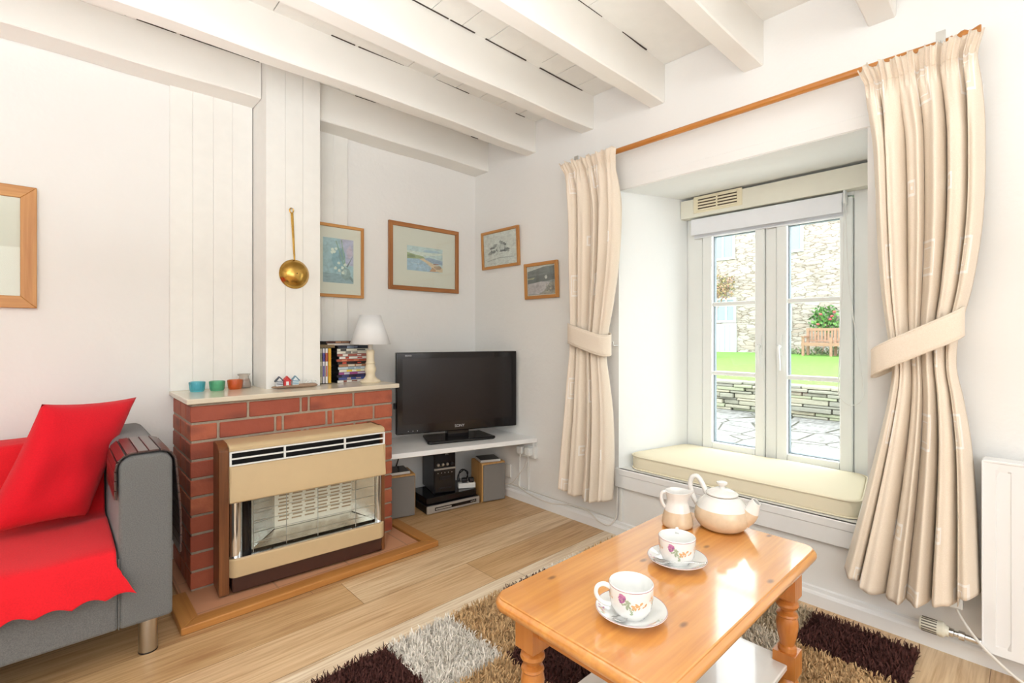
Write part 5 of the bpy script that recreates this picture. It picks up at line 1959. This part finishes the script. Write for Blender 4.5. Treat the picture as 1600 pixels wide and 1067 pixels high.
def tea_set(loc, which, handle_a, front_a, spoon):
    x, y = loc
    sc = thing('saucer', 'white saucer with flower sprays under the cup ' + which, 'saucer', (x, y, TZ), 0, 'flowered saucers')
    b = B().lathe(SAU, 56)
    b.obj('plate', PORC, sc, smooth=True, angle=60)
    b = B().tube([(0.0752 * math.cos(t), 0.0752 * math.sin(t), 0.0214) for t in np.linspace(0, 2 * PI, 57)[:-1]], 0.0007, 5, closed=True)
    b.obj('rim_line', PINKL, sc, smooth=True)
    gr = []
    for k in range(3):
        a = front_a + 0.9 + k * 2.1
        gr += [(a, 0.062, 0.09, 0.003, 6, 2, 0.0028), (a + 0.25, 0.062, 0.1, 0.003, 5, 3, 0.0026), (a - 0.2, 0.063, 0.08, 0.003, 5, 0, 0.0028)]
    sprays(on_saucer, gr, 5).obj('flower_spray', FP, sc)
    cp = thing('teacup', 'white porcelain teacup with flower sprays ' + which, 'cup', (x, y, TZ + 0.0062), 0, 'flowered teacups')
    cp.scale = (1.07, 1.07, 1.07)
    b = B().lathe(CUP, 56)
    b.obj('bowl', PORC, cp, smooth=True, angle=60)
    ha = handle_a
    hp = [(0.041, 0.054), (0.055, 0.060), (0.067, 0.056), (0.071, 0.044), (0.066, 0.031), (0.054, 0.022), (0.041, 0.019)]
    pts = catmull([(r * math.cos(ha), r * math.sin(ha), z) for r, z in hp], 6)
    B().tube(pts, [0.0042 + 0.001 * abs(2 * i / (len(pts) - 1) - 1) for i in range(len(pts))], 10).obj('handle', PORC, cp, smooth=True)
    B().tube([(0.0441 * math.cos(t), 0.0441 * math.sin(t), 0.0625) for t in np.linspace(0, 2 * PI, 49)[:-1]], 0.0007, 5, closed=True).obj('rim_line', PINKL, cp, smooth=True)
    f = front_a
    gr = [(f - 0.35, 0.047, 0.11, 0.005, 16, -1, 0.0046), (f - 0.1, 0.040, 0.2, 0.006, 10, 3, 0.0038), (f + 0.42, 0.036, 0.16, 0.004, 14, 2, 0.0036), (f + 0.05, 0.026, 0.07, 0.006, 5, 3, 0.003),
          (f + 1.3, 0.042, 0.14, 0.006, 9, 2, 0.0036), (f - 1.3, 0.040, 0.14, 0.007, 10, 2, 0.0036), (f + 1.5, 0.034, 0.14, 0.005, 6, 3, 0.0034), (f - 1.45, 0.046, 0.12, 0.004, 6, 0, 0.0038), (f + 2.6, 0.042, 0.2, 0.006, 9, 2, 0.0036)]
    sprays(on_cup, gr, 9).obj('flower_spray', FP, cp)
    a, L_, lab = spoon
    ts = thing('teaspoon', lab, 'teaspoon', (x, y, TZ + 0.02), 0, None)
    # bowl of the spoon in the well, handle out over the rim
    d = Vector((math.cos(a[0]), math.sin(a[0]), 0))
    n_ = Vector((-d.y, d.x, 0))
    start = Vector((a[1] * math.cos(a[2]), a[1] * math.sin(a[2]), 0))

    def zc(p):
        r = p.length
        return sauc_z(min(r, 0.0755)) - 0.02 + (0.0025 if r < 0.0755 else 0.0035)
    b = B()
    N_ = 26

    def sf(u, v):
        l = u * L_
        if l < 0.036:
            w = 0.0115 * math.sqrt(max(0.0004, 1 - ((l - 0.0165) / 0.0175) ** 2)) if l < 0.031 else 0.0115 * math.sqrt(max(0.03, 1 - ((0.031 - 0.0165) / 0.0175) ** 2)) * (1 - (l - 0.031) / 0.012)
            w = max(w, 0.0022)
        else:
            w = 0.0022 + 0.0025 * max(0, (l - 0.06) / (L_ - 0.06)) ** 1.5
        s_ = 2 * v - 1
        p = start + d * l + n_ * (w * s_)
        dip = 0.0028 * (s_ * s_ - 1) * (1 if l < 0.03 else 0) if l < 0.034 else 0
        c = start + d * l
        z0 = zc(start + d * 0.012) + 0.001
        zr = 0.0058
        t = min(1, max(0, (l - 0.03) / (L_ * 0.5)))
        return (p.x, p.y, max(zc(c) + 0.0022, z0 + (zr - z0) * t) + dip + 0.001)
    b.grid(sf, N_, 6)
    b.obj('spoon', CHROME, ts, smooth=True, solid=0.0014)


cam_dir = lambda x, y: math.atan2(-2.736 - y, -2.19 - x)
# first set nearer the rounded front corner, second near the jug
x1_, y1_ = -1.279, -2.137
f1 = cam_dir(x1_, y1_)
tea_set((x1_, y1_), 'nearer the camera end of the pine table', f1 - 1.35 + 0.0, f1 - 0.1, ((f1 + 2.2, 0.064, f1 - 0.62), 0.085, 'teaspoon tucked under the handle of the cup farther from the teapot'))
x2_, y2_ = -0.981, -2.083
f2 = cam_dir(x2_, y2_)
tea_set((x2_, y2_), 'beside the teapot and jug', f2 + PI, f2 + 0.0, ((f2 + 1.62, 0.071, f2 - 0.95), 0.13, 'teaspoon lying along the saucer rim with its handle overhanging'))

# stoneware jug and teapot: white glaze over buff
WGL = M('white_stoneware_glaze', '#ece9e4', 0.15, coat=0.3, var=0.03, vscale=25)
BUFF = M('buff_stoneware_glaze', '#dcc3a4', 0.18, coat=0.25, var=0.08, vscale=30)
CLAY = M('bare_brown_clay', '#a9744a', 0.7, var=0.1)
jg = thing('milk_jug', 'small white and buff stoneware milk jug beside the teapot', 'jug', (-0.736, -1.952, TZ))
JP = [(0, 0.001), (0.036, 0.001), (0.040, 0.0), (0.0455, 0.003), (0.0480, 0.010), (0.0475, 0.020), (0.044, 0.035), (0.0395, 0.050), (0.036, 0.064), (0.0335, 0.074), (0.0325, 0.080), (0.0330, 0.088), (0.0350, 0.098), (0.0375, 0.107), (0.0385, 0.110), (0.0370, 0.111), (0.0345, 0.104), (0.031, 0.088), (0.0305, 0.078), (0.036, 0.05), (0.042, 0.02), (0.04, 0.006), (0, 0.005)]
b = B()
fj = cam_dir(-0.736, -1.952)
la = fj + 1.75


def jm(z, i):
    return 2 if i < 4 and z < 0.004 else (1 if z < 0.055 and i < 12 else 0)


b.lathe(JP, 64, mfun=jm)
nv = []
for x, y, z in b.v:
    if z > 0.085:
        a = math.atan2(y, x)
        da = (a - la + PI) % (2 * PI) - PI
        k = math.exp(-(da / 0.30) ** 2) * ((z - 0.085) / 0.025)
        x, y = x + 0.014 * k * math.cos(la), y + 0.014 * k * math.sin(la)
        z += 0.002 * k
    nv.append((x, y, z))
b.v = nv
b.obj('body', [WGL, BUFF, CLAY], jg, smooth=True, angle=60)
ha = la + PI
pts = catmull([(r * math.cos(ha), r * math.sin(ha), z) for r, z in ((0.034, 0.104), (0.043, 0.106), (0.049, 0.099), (0.050, 0.086), (0.046, 0.070), (0.038, 0.058))], 6)
B().tube(pts, 0.0055, 10).obj('handle', WGL, jg, smooth=True)
tp = thing('teapot', 'round white and buff stoneware teapot with lid and spout', 'teapot', (-0.645, -2.055, TZ))
ft = cam_dir(-0.645, -2.055)
PP = [(0, 0.001), (0.050, 0.001), (0.054, 0.0), (0.063, 0.004), (0.074, 0.014), (0.081, 0.027), (0.083, 0.040), (0.081, 0.053), (0.076, 0.066), (0.069, 0.078), (0.060, 0.089), (0.052, 0.096), (0.047, 0.099), (0.0465, 0.103), (0.043, 0.103), (0.043, 0.097), (0.03, 0.097)]


def pm(z, i):
    return 2 if i < 3 else (1 if z < 0.062 else 0)


B().lathe(PP, 64, mfun=pm).obj('body', [WGL, BUFF, CLAY], tp, smooth=True, angle=60)
ld = B().lathe([(0.0, 0.104), (0.044, 0.104), (0.0475, 0.1055), (0.048, 0.109), (0.043, 0.113), (0.036, 0.116), (0.034, 0.118), (0.022, 0.123), (0.010, 0.125), (0.0085, 0.128), (0.0085, 0.132), (0.013, 0.135), (0.0165, 0.139), (0.016, 0.143), (0.009, 0.1455), (0, 0.146)], 48).obj('lid', WGL, tp, smooth=True, angle=60)
sa_ = ft + 1.30
sp = catmull([(r * math.cos(sa_), r * math.sin(sa_), z) for r, z in ((0.062, 0.042), (0.076, 0.053), (0.085, 0.066), (0.090, 0.080), (0.095, 0.093), (0.101, 0.101))], 6)
rr = [0.028 - 0.016 * (i / (len(sp) - 1)) ** 0.8 for i in range(len(sp))]
b = B()
b.tube(sp, rr, 20, caps=False)
half = len(b.f) * 0.42
b.m = [1 if i < half else 0 for i in range(len(b.f))]
b.obj('spout', [WGL, BUFF], tp, smooth=True, solid=0.003, angle=60)
ha = sa_ + PI
pts = catmull([(r * math.cos(ha), r * math.sin(ha), z) for r, z in ((0.046, 0.096), (0.058, 0.122), (0.070, 0.142), (0.081, 0.148), (0.094, 0.140), (0.100, 0.120), (0.096, 0.095), (0.088, 0.075), (0.078, 0.058))], 6)
B().tube(pts, 0.0078, 12).obj('handle', WGL, tp, smooth=True)

# ------------------------------------------------------------------ shaggy patchwork rug
RX1, RX0, RY1, RY0 = -0.092, -1.891, -1.243, -2.470
PWX, PWY = (RX1 - RX0) / 7, (RY1 - RY0) / 4
rugc = ['#53302b', '#f4ece0', '#d8b384', '#cbb79a', '#e9dcc8']
# columns from the window wall; rows from the fireplace side
pat_ = {(0, 0): 2, (0, 1): 3, (0, 2): 3, (0, 3): 0, (1, 0): 1, (1, 1): 0, (1, 2): 4, (1, 3): 2, (2, 0): 0, (2, 1): 2, (2, 2): 1, (2, 3): 3, (3, 0): 2, (3, 1): 0, (3, 2): 3, (3, 3): 1,
        (4, 0): 1, (4, 1): 2, (4, 2): 0, (4, 3): 2, (5, 0): 0, (5, 1): 3, (5, 2): 1, (5, 3): 0, (6, 0): 3, (6, 1): 1, (6, 2): 2, (6, 3): 3}
mats = []
for c in rugc:
    s = N('rug_pile_' + c[1:])
    oi = s.n('ShaderNodeAttribute', attribute_name='shade')
    cc = lin(c)
    s.base(s.ramp(oi.outputs['Fac'], [(0.0, dk(cc, 0.72)), (1.0, dk(cc, 1.12))]))
    s.set(Roughness=0.8)
    s.b.inputs['Specular IOR Level'].default_value = 0.25
    mats.append(s.m)
g = np.random.default_rng(5)
n = 64000
px = g.uniform(RX0, RX1, n)
py = g.uniform(RY0, RY1, n)
ci = np.clip(((RX1 - px) / PWX).astype(int), 0, 6)
ri = np.clip(((RY1 - py) / PWY).astype(int), 0, 3)
mi = np.array([[pat_[(i, j)] for j in range(4)] for i in range(7)])[ci, ri]
ang_ = g.uniform(0, 2 * np.pi, n)
lean = g.uniform(0.1, 1.0, n)
ln = g.uniform(0.018, 0.032, n)
wd = g.uniform(0.0013, 0.0024, n)
dx, dy = np.cos(ang_), np.sin(ang_)
tw = ang_ + np.pi / 2 + g.uniform(-0.6, 0.6, n)
wx, wy = np.cos(tw), np.sin(tw)
levels = []
for t, bend, wk in ((0.0, 0.0, 1.0), (0.45, 0.30, 1.05), (0.8, 0.70, 0.95), (1.0, 1.05, 0.45)):
    h = ln * (t - 0.38 * t * t * lean)
    o_ = ln * bend * lean * 0.75
    cx = px + dx * o_
    cy = py + dy * o_
    cz = 0.004 + np.maximum(h, 0)
    levels.append(np.stack([cx - wx * wd * wk, cy - wy * wd * wk, cz], 1))
    levels.append(np.stack([cx + wx * wd * wk, cy + wy * wd * wk, cz], 1))
V = np.stack(levels, 1).reshape(-1, 3)
base_i = np.arange(n)[:, None, None] * 8
q = np.array([[0, 1, 3, 2], [2, 3, 5, 4], [4, 5, 7, 6]])[None]
Fq = (base_i + q).reshape(-1, 4)
# backing sheet, one quad per patch
bv, bf, bm_ = [], [], []
for i in range(7):
    for j in range(4):
        x1_r, x0_r = RX1 - i * PWX, RX1 - (i + 1) * PWX
        y1_r, y0_r = RY1 - j * PWY, RY1 - (j + 1) * PWY
        k0 = len(V) + len(bv)
        bv += [(x0_r, y0_r, 0.006), (x1_r, y0_r, 0.006), (x1_r, y1_r, 0.006), (x0_r, y1_r, 0.006)]
        bf.append((k0, k0 + 1, k0 + 2, k0 + 3))
        bm_.append(pat_[(i, j)])
allv = np.concatenate([V, np.array(bv)])
allf = np.concatenate([Fq, np.array(bf)])
me = bpy.data.meshes.new('rug')
me.vertices.add(len(allv))
me.vertices.foreach_set('co', allv.astype(np.float32).ravel())
me.loops.add(len(allf) * 4)
me.loops.foreach_set('vertex_index', allf.astype(np.int32).ravel())
me.polygons.add(len(allf))
me.polygons.foreach_set('loop_start', np.arange(len(allf), dtype=np.int32) * 4)
me.polygons.foreach_set('loop_total', np.full(len(allf), 4, dtype=np.int32))
for m in mats:
    me.materials.append(m)
me.polygons.foreach_set('material_index', np.concatenate([np.repeat(mi, 3), np.array(bm_)]).astype(np.int32))
me.polygons.foreach_set('use_smooth', np.ones(len(allf), dtype=bool))
me.update(calc_edges=True)
at = me.attributes.new('shade', 'FLOAT', 'FACE')
at.data.foreach_set('value', np.concatenate([np.repeat(g.uniform(0, 1, n), 3), np.full(28, 0.2)]).astype(np.float32))
ro = bpy.data.objects.new('rug', me)
COL.objects.link(ro)
tag(ro, 'shaggy patchwork rug in brown, cream and tan squares under the table', 'rug')

# ------------------------------------------------------------------ outside the window
GY0, GY1 = -4.0, 13.0
s = N('wet_slate_paving')
v = s.coord((1, 1, 1))
vo = s.n('ShaderNodeTexVoronoi', feature='DISTANCE_TO_EDGE')
vo.inputs['Scale'].default_value = 2.1
s.l(v, vo.inputs['Vector'])
jn = s.ramp(vo.outputs['Distance'], [(0.012, lin('#6a6c58')), (0.03, (1, 1, 1))])
cl = s.ramp(s.noise(s.coord((2, 7, 1)), 3, 6, 0.65), [(0.3, lin('#5a5856')), (0.55, lin('#848382')), (0.75, lin('#959594'))])
s.base(s.mix(1.0, cl, jn, 'MULTIPLY'))
s.set(Roughness=0.35)
s.bump(s.noise(s.coord((2, 7, 1)), 3, 6), 0.3, 0.02)
b = B().add([(0.62, GY0, -0.06), (5.3, GY0, -0.06), (5.3, GY1, -0.06), (0.62, GY1, -0.06)], [(0, 1, 2, 3)])
structure(b, 'path', s.m)
structure(B().box(0.625, 2.3, -4.0, 3.0, -0.06, -0.045), 'light_bounce_strip', M('bounce_strip_pale', '#dedbd4', 0.8, var=0.04))  # unseen pale strip, added to bounce daylight up onto the window soffit
# lawn behind the low wall
s = N('lawn_green')
v = s.coord()
s.base(s.ramp(s.noise(v, 9, 6, 0.7), [(0.3, lin('#4a7a24')), (0.5, lin('#608f32')), (0.7, lin('#739c46'))]))
s.set(Roughness=0.8)
s.bump(s.noise(v, 60, 4), 0.6, 0.03)
b = B()
b.grid(lambda u, v: (5.45 + 12.2 * u, GY0 + (GY1 - GY0) * v, 0.30 + 0.06 * u + 0.02 * math.sin(7 * u + 3 * v)), 20, 20)
structure(b, 'lawn', s.m, smooth=True)
# dry stone retaining wall: flat slates in courses
s = N('slate_stone')
at = s.n('ShaderNodeAttribute', attribute_name='tint')
s.base(s.mix(s.math('MULTIPLY', s.noise(s.coord((3, 3, 14)), 4, 5), 0.6), at.outputs['Color'], lin('#8f8d78')))
s.set(Roughness=0.8)
s.bump(s.noise(s.coord(), 22, 5), 0.6, 0.02)
SLATE = s.m
b = B()
tt = []
qs = random.Random(31)
tn = [lin(x) for x in ('#8a8676', '#999483', '#7b7a6f', '#a39b86', '#706f68', '#868c72')]
z = -0.06
while z < 0.34:
    y = GY0
    h = qs.uniform(0.035, 0.075)
    while y < GY1:
        w = qs.uniform(0.14, 0.5)
        hh = h * qs.uniform(0.85, 1.0)
        front = 5.18 + qs.uniform(-0.03, 0.03) - (0.12 if z < 0.10 and y > 1.9 else 0)
        b.box(front, 5.46, y + 0.006, y + w - 0.006, z, min(z + hh, 0.37))
        tt += [tn[qs.randrange(6)]] * 6
        y += w
    z += h
o = b.obj('retaining_wall', SLATE)
face_colors(o.data, tt)
md = o.modifiers.new('bevel', 'BEVEL')
md.width = 0.012
md.segments = 2
o['kind'] = 'structure'
o.name = 'wall_garden'

# stone house across the garden
hs = thing('stone_house', 'pale rubble stone house across the lawn', 'house', (17.9, 3.5, 0.3))
s = N('rubble_stone')
v = s.coord((1.6, 1.6, 5.2))
n1 = s.noise(s.coord((1, 1, 2)), 1.6, 3)
wv = s.n('ShaderNodeVectorMath', operation='ADD')
ns = s.n('ShaderNodeTexNoise')
ns.inputs['Scale'].default_value = 3.0
s.l(v, ns.inputs['Vector'])
sc_ = s.n('ShaderNodeVectorMath', operation='SCALE')
sc_.inputs['Scale'].default_value = 0.5
s.l(ns.outputs['Color'], sc_.inputs[0])
s.l(v, wv.inputs[0])
s.l(sc_.outputs[0], wv.inputs[1])
vo = s.n('ShaderNodeTexVoronoi', feature='DISTANCE_TO_EDGE')
vo.inputs['Scale'].default_value = 1.5
s.l(wv.outputs[0], vo.inputs['Vector'])
v2 = s.n('ShaderNodeTexVoronoi')
v2.inputs['Scale'].default_value = 1.5
s.l(wv.outputs[0], v2.inputs['Vector'])
hsv = s.n('ShaderNodeSeparateColor')
s.l(v2.outputs['Color'], hsv.inputs[0])
stone = s.ramp(hsv.outputs[0], [(0.0, lin('#8a8078')), (0.35, lin('#9e968e')), (0.65, lin('#96887e')), (1.0, lin('#a9a49e'))])
edge = s.ramp(vo.outputs['Distance'], [(0.0, lin('#a89c90')), (0.09, (1, 1, 1))])
s.base(s.mix(1.0, stone, edge, 'MULTIPLY'))
s.set(Roughness=0.9)
s.bump(vo.outputs['Distance'], 0.3, 0.05)
B().box(17.62, 18.4, -5, 14, 0.2, 8.0).obj('wall', s.m, hs, world=hs)
HW = M('house_window_white', '#b4b7b8', 0.4, var=0)
HP = M('house_pane', '#76868e', 0.1, var=0.1)
for (y0, y1, z0, z1, bars) in ((5.46, 6.42, 4.08, 5.6, 1), (3.03, 3.62, 4.08, 5.5, 0), (3.40, 3.95, 1.2, 2.15, 1), (5.42, 6.6, 1.55, 2.55, 2)):
    b = B()
    ringframe(b, 17.56, 17.68, y0, y1, z0, z1, 0.09, 0.09, 0.09, 0.09)
    for k in range(bars):
        yy = y0 + (y1 - y0) * (k + 1) / (bars + 1)
        b.box(17.57, 17.66, yy - 0.035, yy + 0.035, z0, z1)
    w = b.obj('window', HW, hs, world=hs)
    B().box(17.60, 17.63, y0 + 0.05, y1 - 0.05, z0 + 0.05, z1 - 0.05).obj('pane', HP, w, world=hs)
dr_ = B().box(17.54, 17.66, 5.40, 6.62, 0.36, 1.5).obj('half_door', HW, hs, world=hs, bevel=0.01)
b = B()
for k in range(6):
    b.box(17.53, 17.545, 5.44 + k * 0.2, 5.455 + k * 0.2, 0.4, 1.46)
b.obj('board_joint', HP, dr_, world=hs)

# slatted bench on the lawn
BW = M('weathered_bench_wood', '#8f6e58', 0.7, var=0.1, vscale=12)
bn = thing('garden_bench', 'slatted wooden bench on the lawn against the stone house', 'bench', (16.2, 1.78, 0.353))
by1, by0 = 2.60, 0.9
bx = 16.2
b = B()
for yy in (by1 - 0.05, (by1 + by0) / 2, by0 + 0.05):
    for sx_, h in ((-0.28, 0.62), (0.24, 0.92)):
        b = B().box(bx + sx_ - 0.035, bx + sx_ + 0.035, yy - 0.035, yy + 0.035, 0.345, 0.353 + h)
        b.obj('leg', BW, bn, world=bn)
b = B()
for k in range(5):
    b.box(bx - 0.29 + k * 0.11, bx - 0.20 + k * 0.11, by0, by1, 0.353 + 0.42, 0.353 + 0.45)
b.each('seat_slat', BW, bn, world=bn)
b = B()
b.box(bx - 0.31, bx - 0.28, by0, by1, 0.353 + 0.34, 0.353 + 0.43)
b.box(bx + 0.22, bx + 0.26, by0, by1, 0.353 + 0.84, 0.353 + 0.93)
b.box(bx + 0.22, bx + 0.26, by0, by1, 0.353 + 0.48, 0.353 + 0.53)
b.each('rail', BW, bn, world=bn)
b = B()
for k in range(17):
    yy = by0 + 0.07 + (by1 - by0 - 0.14) * k / 16
    b.box(bx + 0.225, bx + 0.245, yy - 0.028, yy + 0.028, 0.353 + 0.5, 0.353 + 0.86)
b.each('back_slat', BW, bn, world=bn)
b = B()
for yy in (by1 - 0.05, by0 + 0.05):
    b.box(bx - 0.36, bx + 0.26, yy - 0.04, yy + 0.04, 0.353 + 0.62, 0.353 + 0.665)
b.each('armrest', BW, bn, world=bn)


def leaves(name, label, centre, rad, n, size, cols, seed, loc, flowers=None, stems=None):
    q = random.Random(seed)
    t = thing(name, label, 'plant', loc)
    b = B()
    ms = [M('leaf_' + name + str(i), c, 0.6, var=0.1) for i, c in enumerate(cols)]
    for i in range(n):
        while True:
            p = Vector((q.uniform(-1, 1), q.uniform(-1, 1), q.uniform(-1, 1)))
            if p.length < 1:
                break
        c = Vector(centre) + Vector((p.x * rad[0], p.y * rad[1], p.z * rad[2]))
        a = Vector((q.gauss(0, 1), q.gauss(0, 1), q.gauss(0, 1))).normalized()
        e = a.orthogonal().normalized()
        f = a.cross(e)
        s_ = size * q.uniform(0.6, 1.3)
        b.add([c - e * s_, c + f * s_ * 0.45, c + e * s_, c - f * s_ * 0.45], [(0, 1, 2, 3)], q.randrange(len(cols)))
    b.obj('foliage', ms, t, world=t)
    if stems:
        b = B()
        for i in range(stems):
            x, y = loc[0] + q.uniform(-0.1, 0.1), loc[1] + q.uniform(-0.2, 0.2)
            b.tube([(x, y, loc[2]), (x + q.uniform(-0.1, 0.1), y + q.uniform(-0.2, 0.2), (loc[2] + centre[2]) / 2), (centre[0], centre[1] + q.uniform(-0.3, 0.3), centre[2])], 0.018, 6)
        b.each('stem', BW, t, world=t)
    if flowers:
        b = B()
        for i in range(flowers[0]):
            c = Vector(centre) + Vector((-rad[0] * 0.9, q.uniform(-0.8, 0.8) * rad[1], q.uniform(-0.7, 0.8) * rad[2]))
            b.lathe([(0, -0.04), (0.045, -0.02), (0.055, 0.01), (0.03, 0.04), (0, 0.045)], 8, c=c)
        b.each('flower', M('flower_' + name, flowers[1], 0.6, var=0.1), t, world=t, smooth=True)
    return t


leaves('climbing_rose', 'green climbing rose with red flowers above the garden bench', (17.35, 2.30, 1.62), (0.22, 0.52, 0.5), 420, 0.075, ('#4c7d35', '#629143', '#38662c'), 2, (17.45, 2.5, 0.35), (5, '#a84c4a'), 3)
leaves('wall_creeper', 'thin creeper with bronze leaves on the house wall near the upper window', (17.5, 5.9, 3.0), (0.08, 0.55, 0.55), 260, 0.07, ('#98835e', '#857f52', '#a5816d'), 4, (17.52, 6.2, 0.36), None, 3)
leaves('garden_shrub', 'loose grey green shrub on the lawn before the white half door', (13.4, 4.72, 0.72), (0.34, 0.30, 0.42), 420, 0.06, ('#848d79', '#918580', '#6f7b62'), 6, (13.4, 4.72, 0.34), None, 4)
leaves('bench_border_plants', 'low dark green border plants at the foot of the house behind the bench', (16.95, 1.9, 0.45), (0.15, 1.9, 0.2), 700, 0.06, ('#4a653b', '#5f7649', '#6d7155'), 8, (17.2, 1.9, 0.352), None, None)
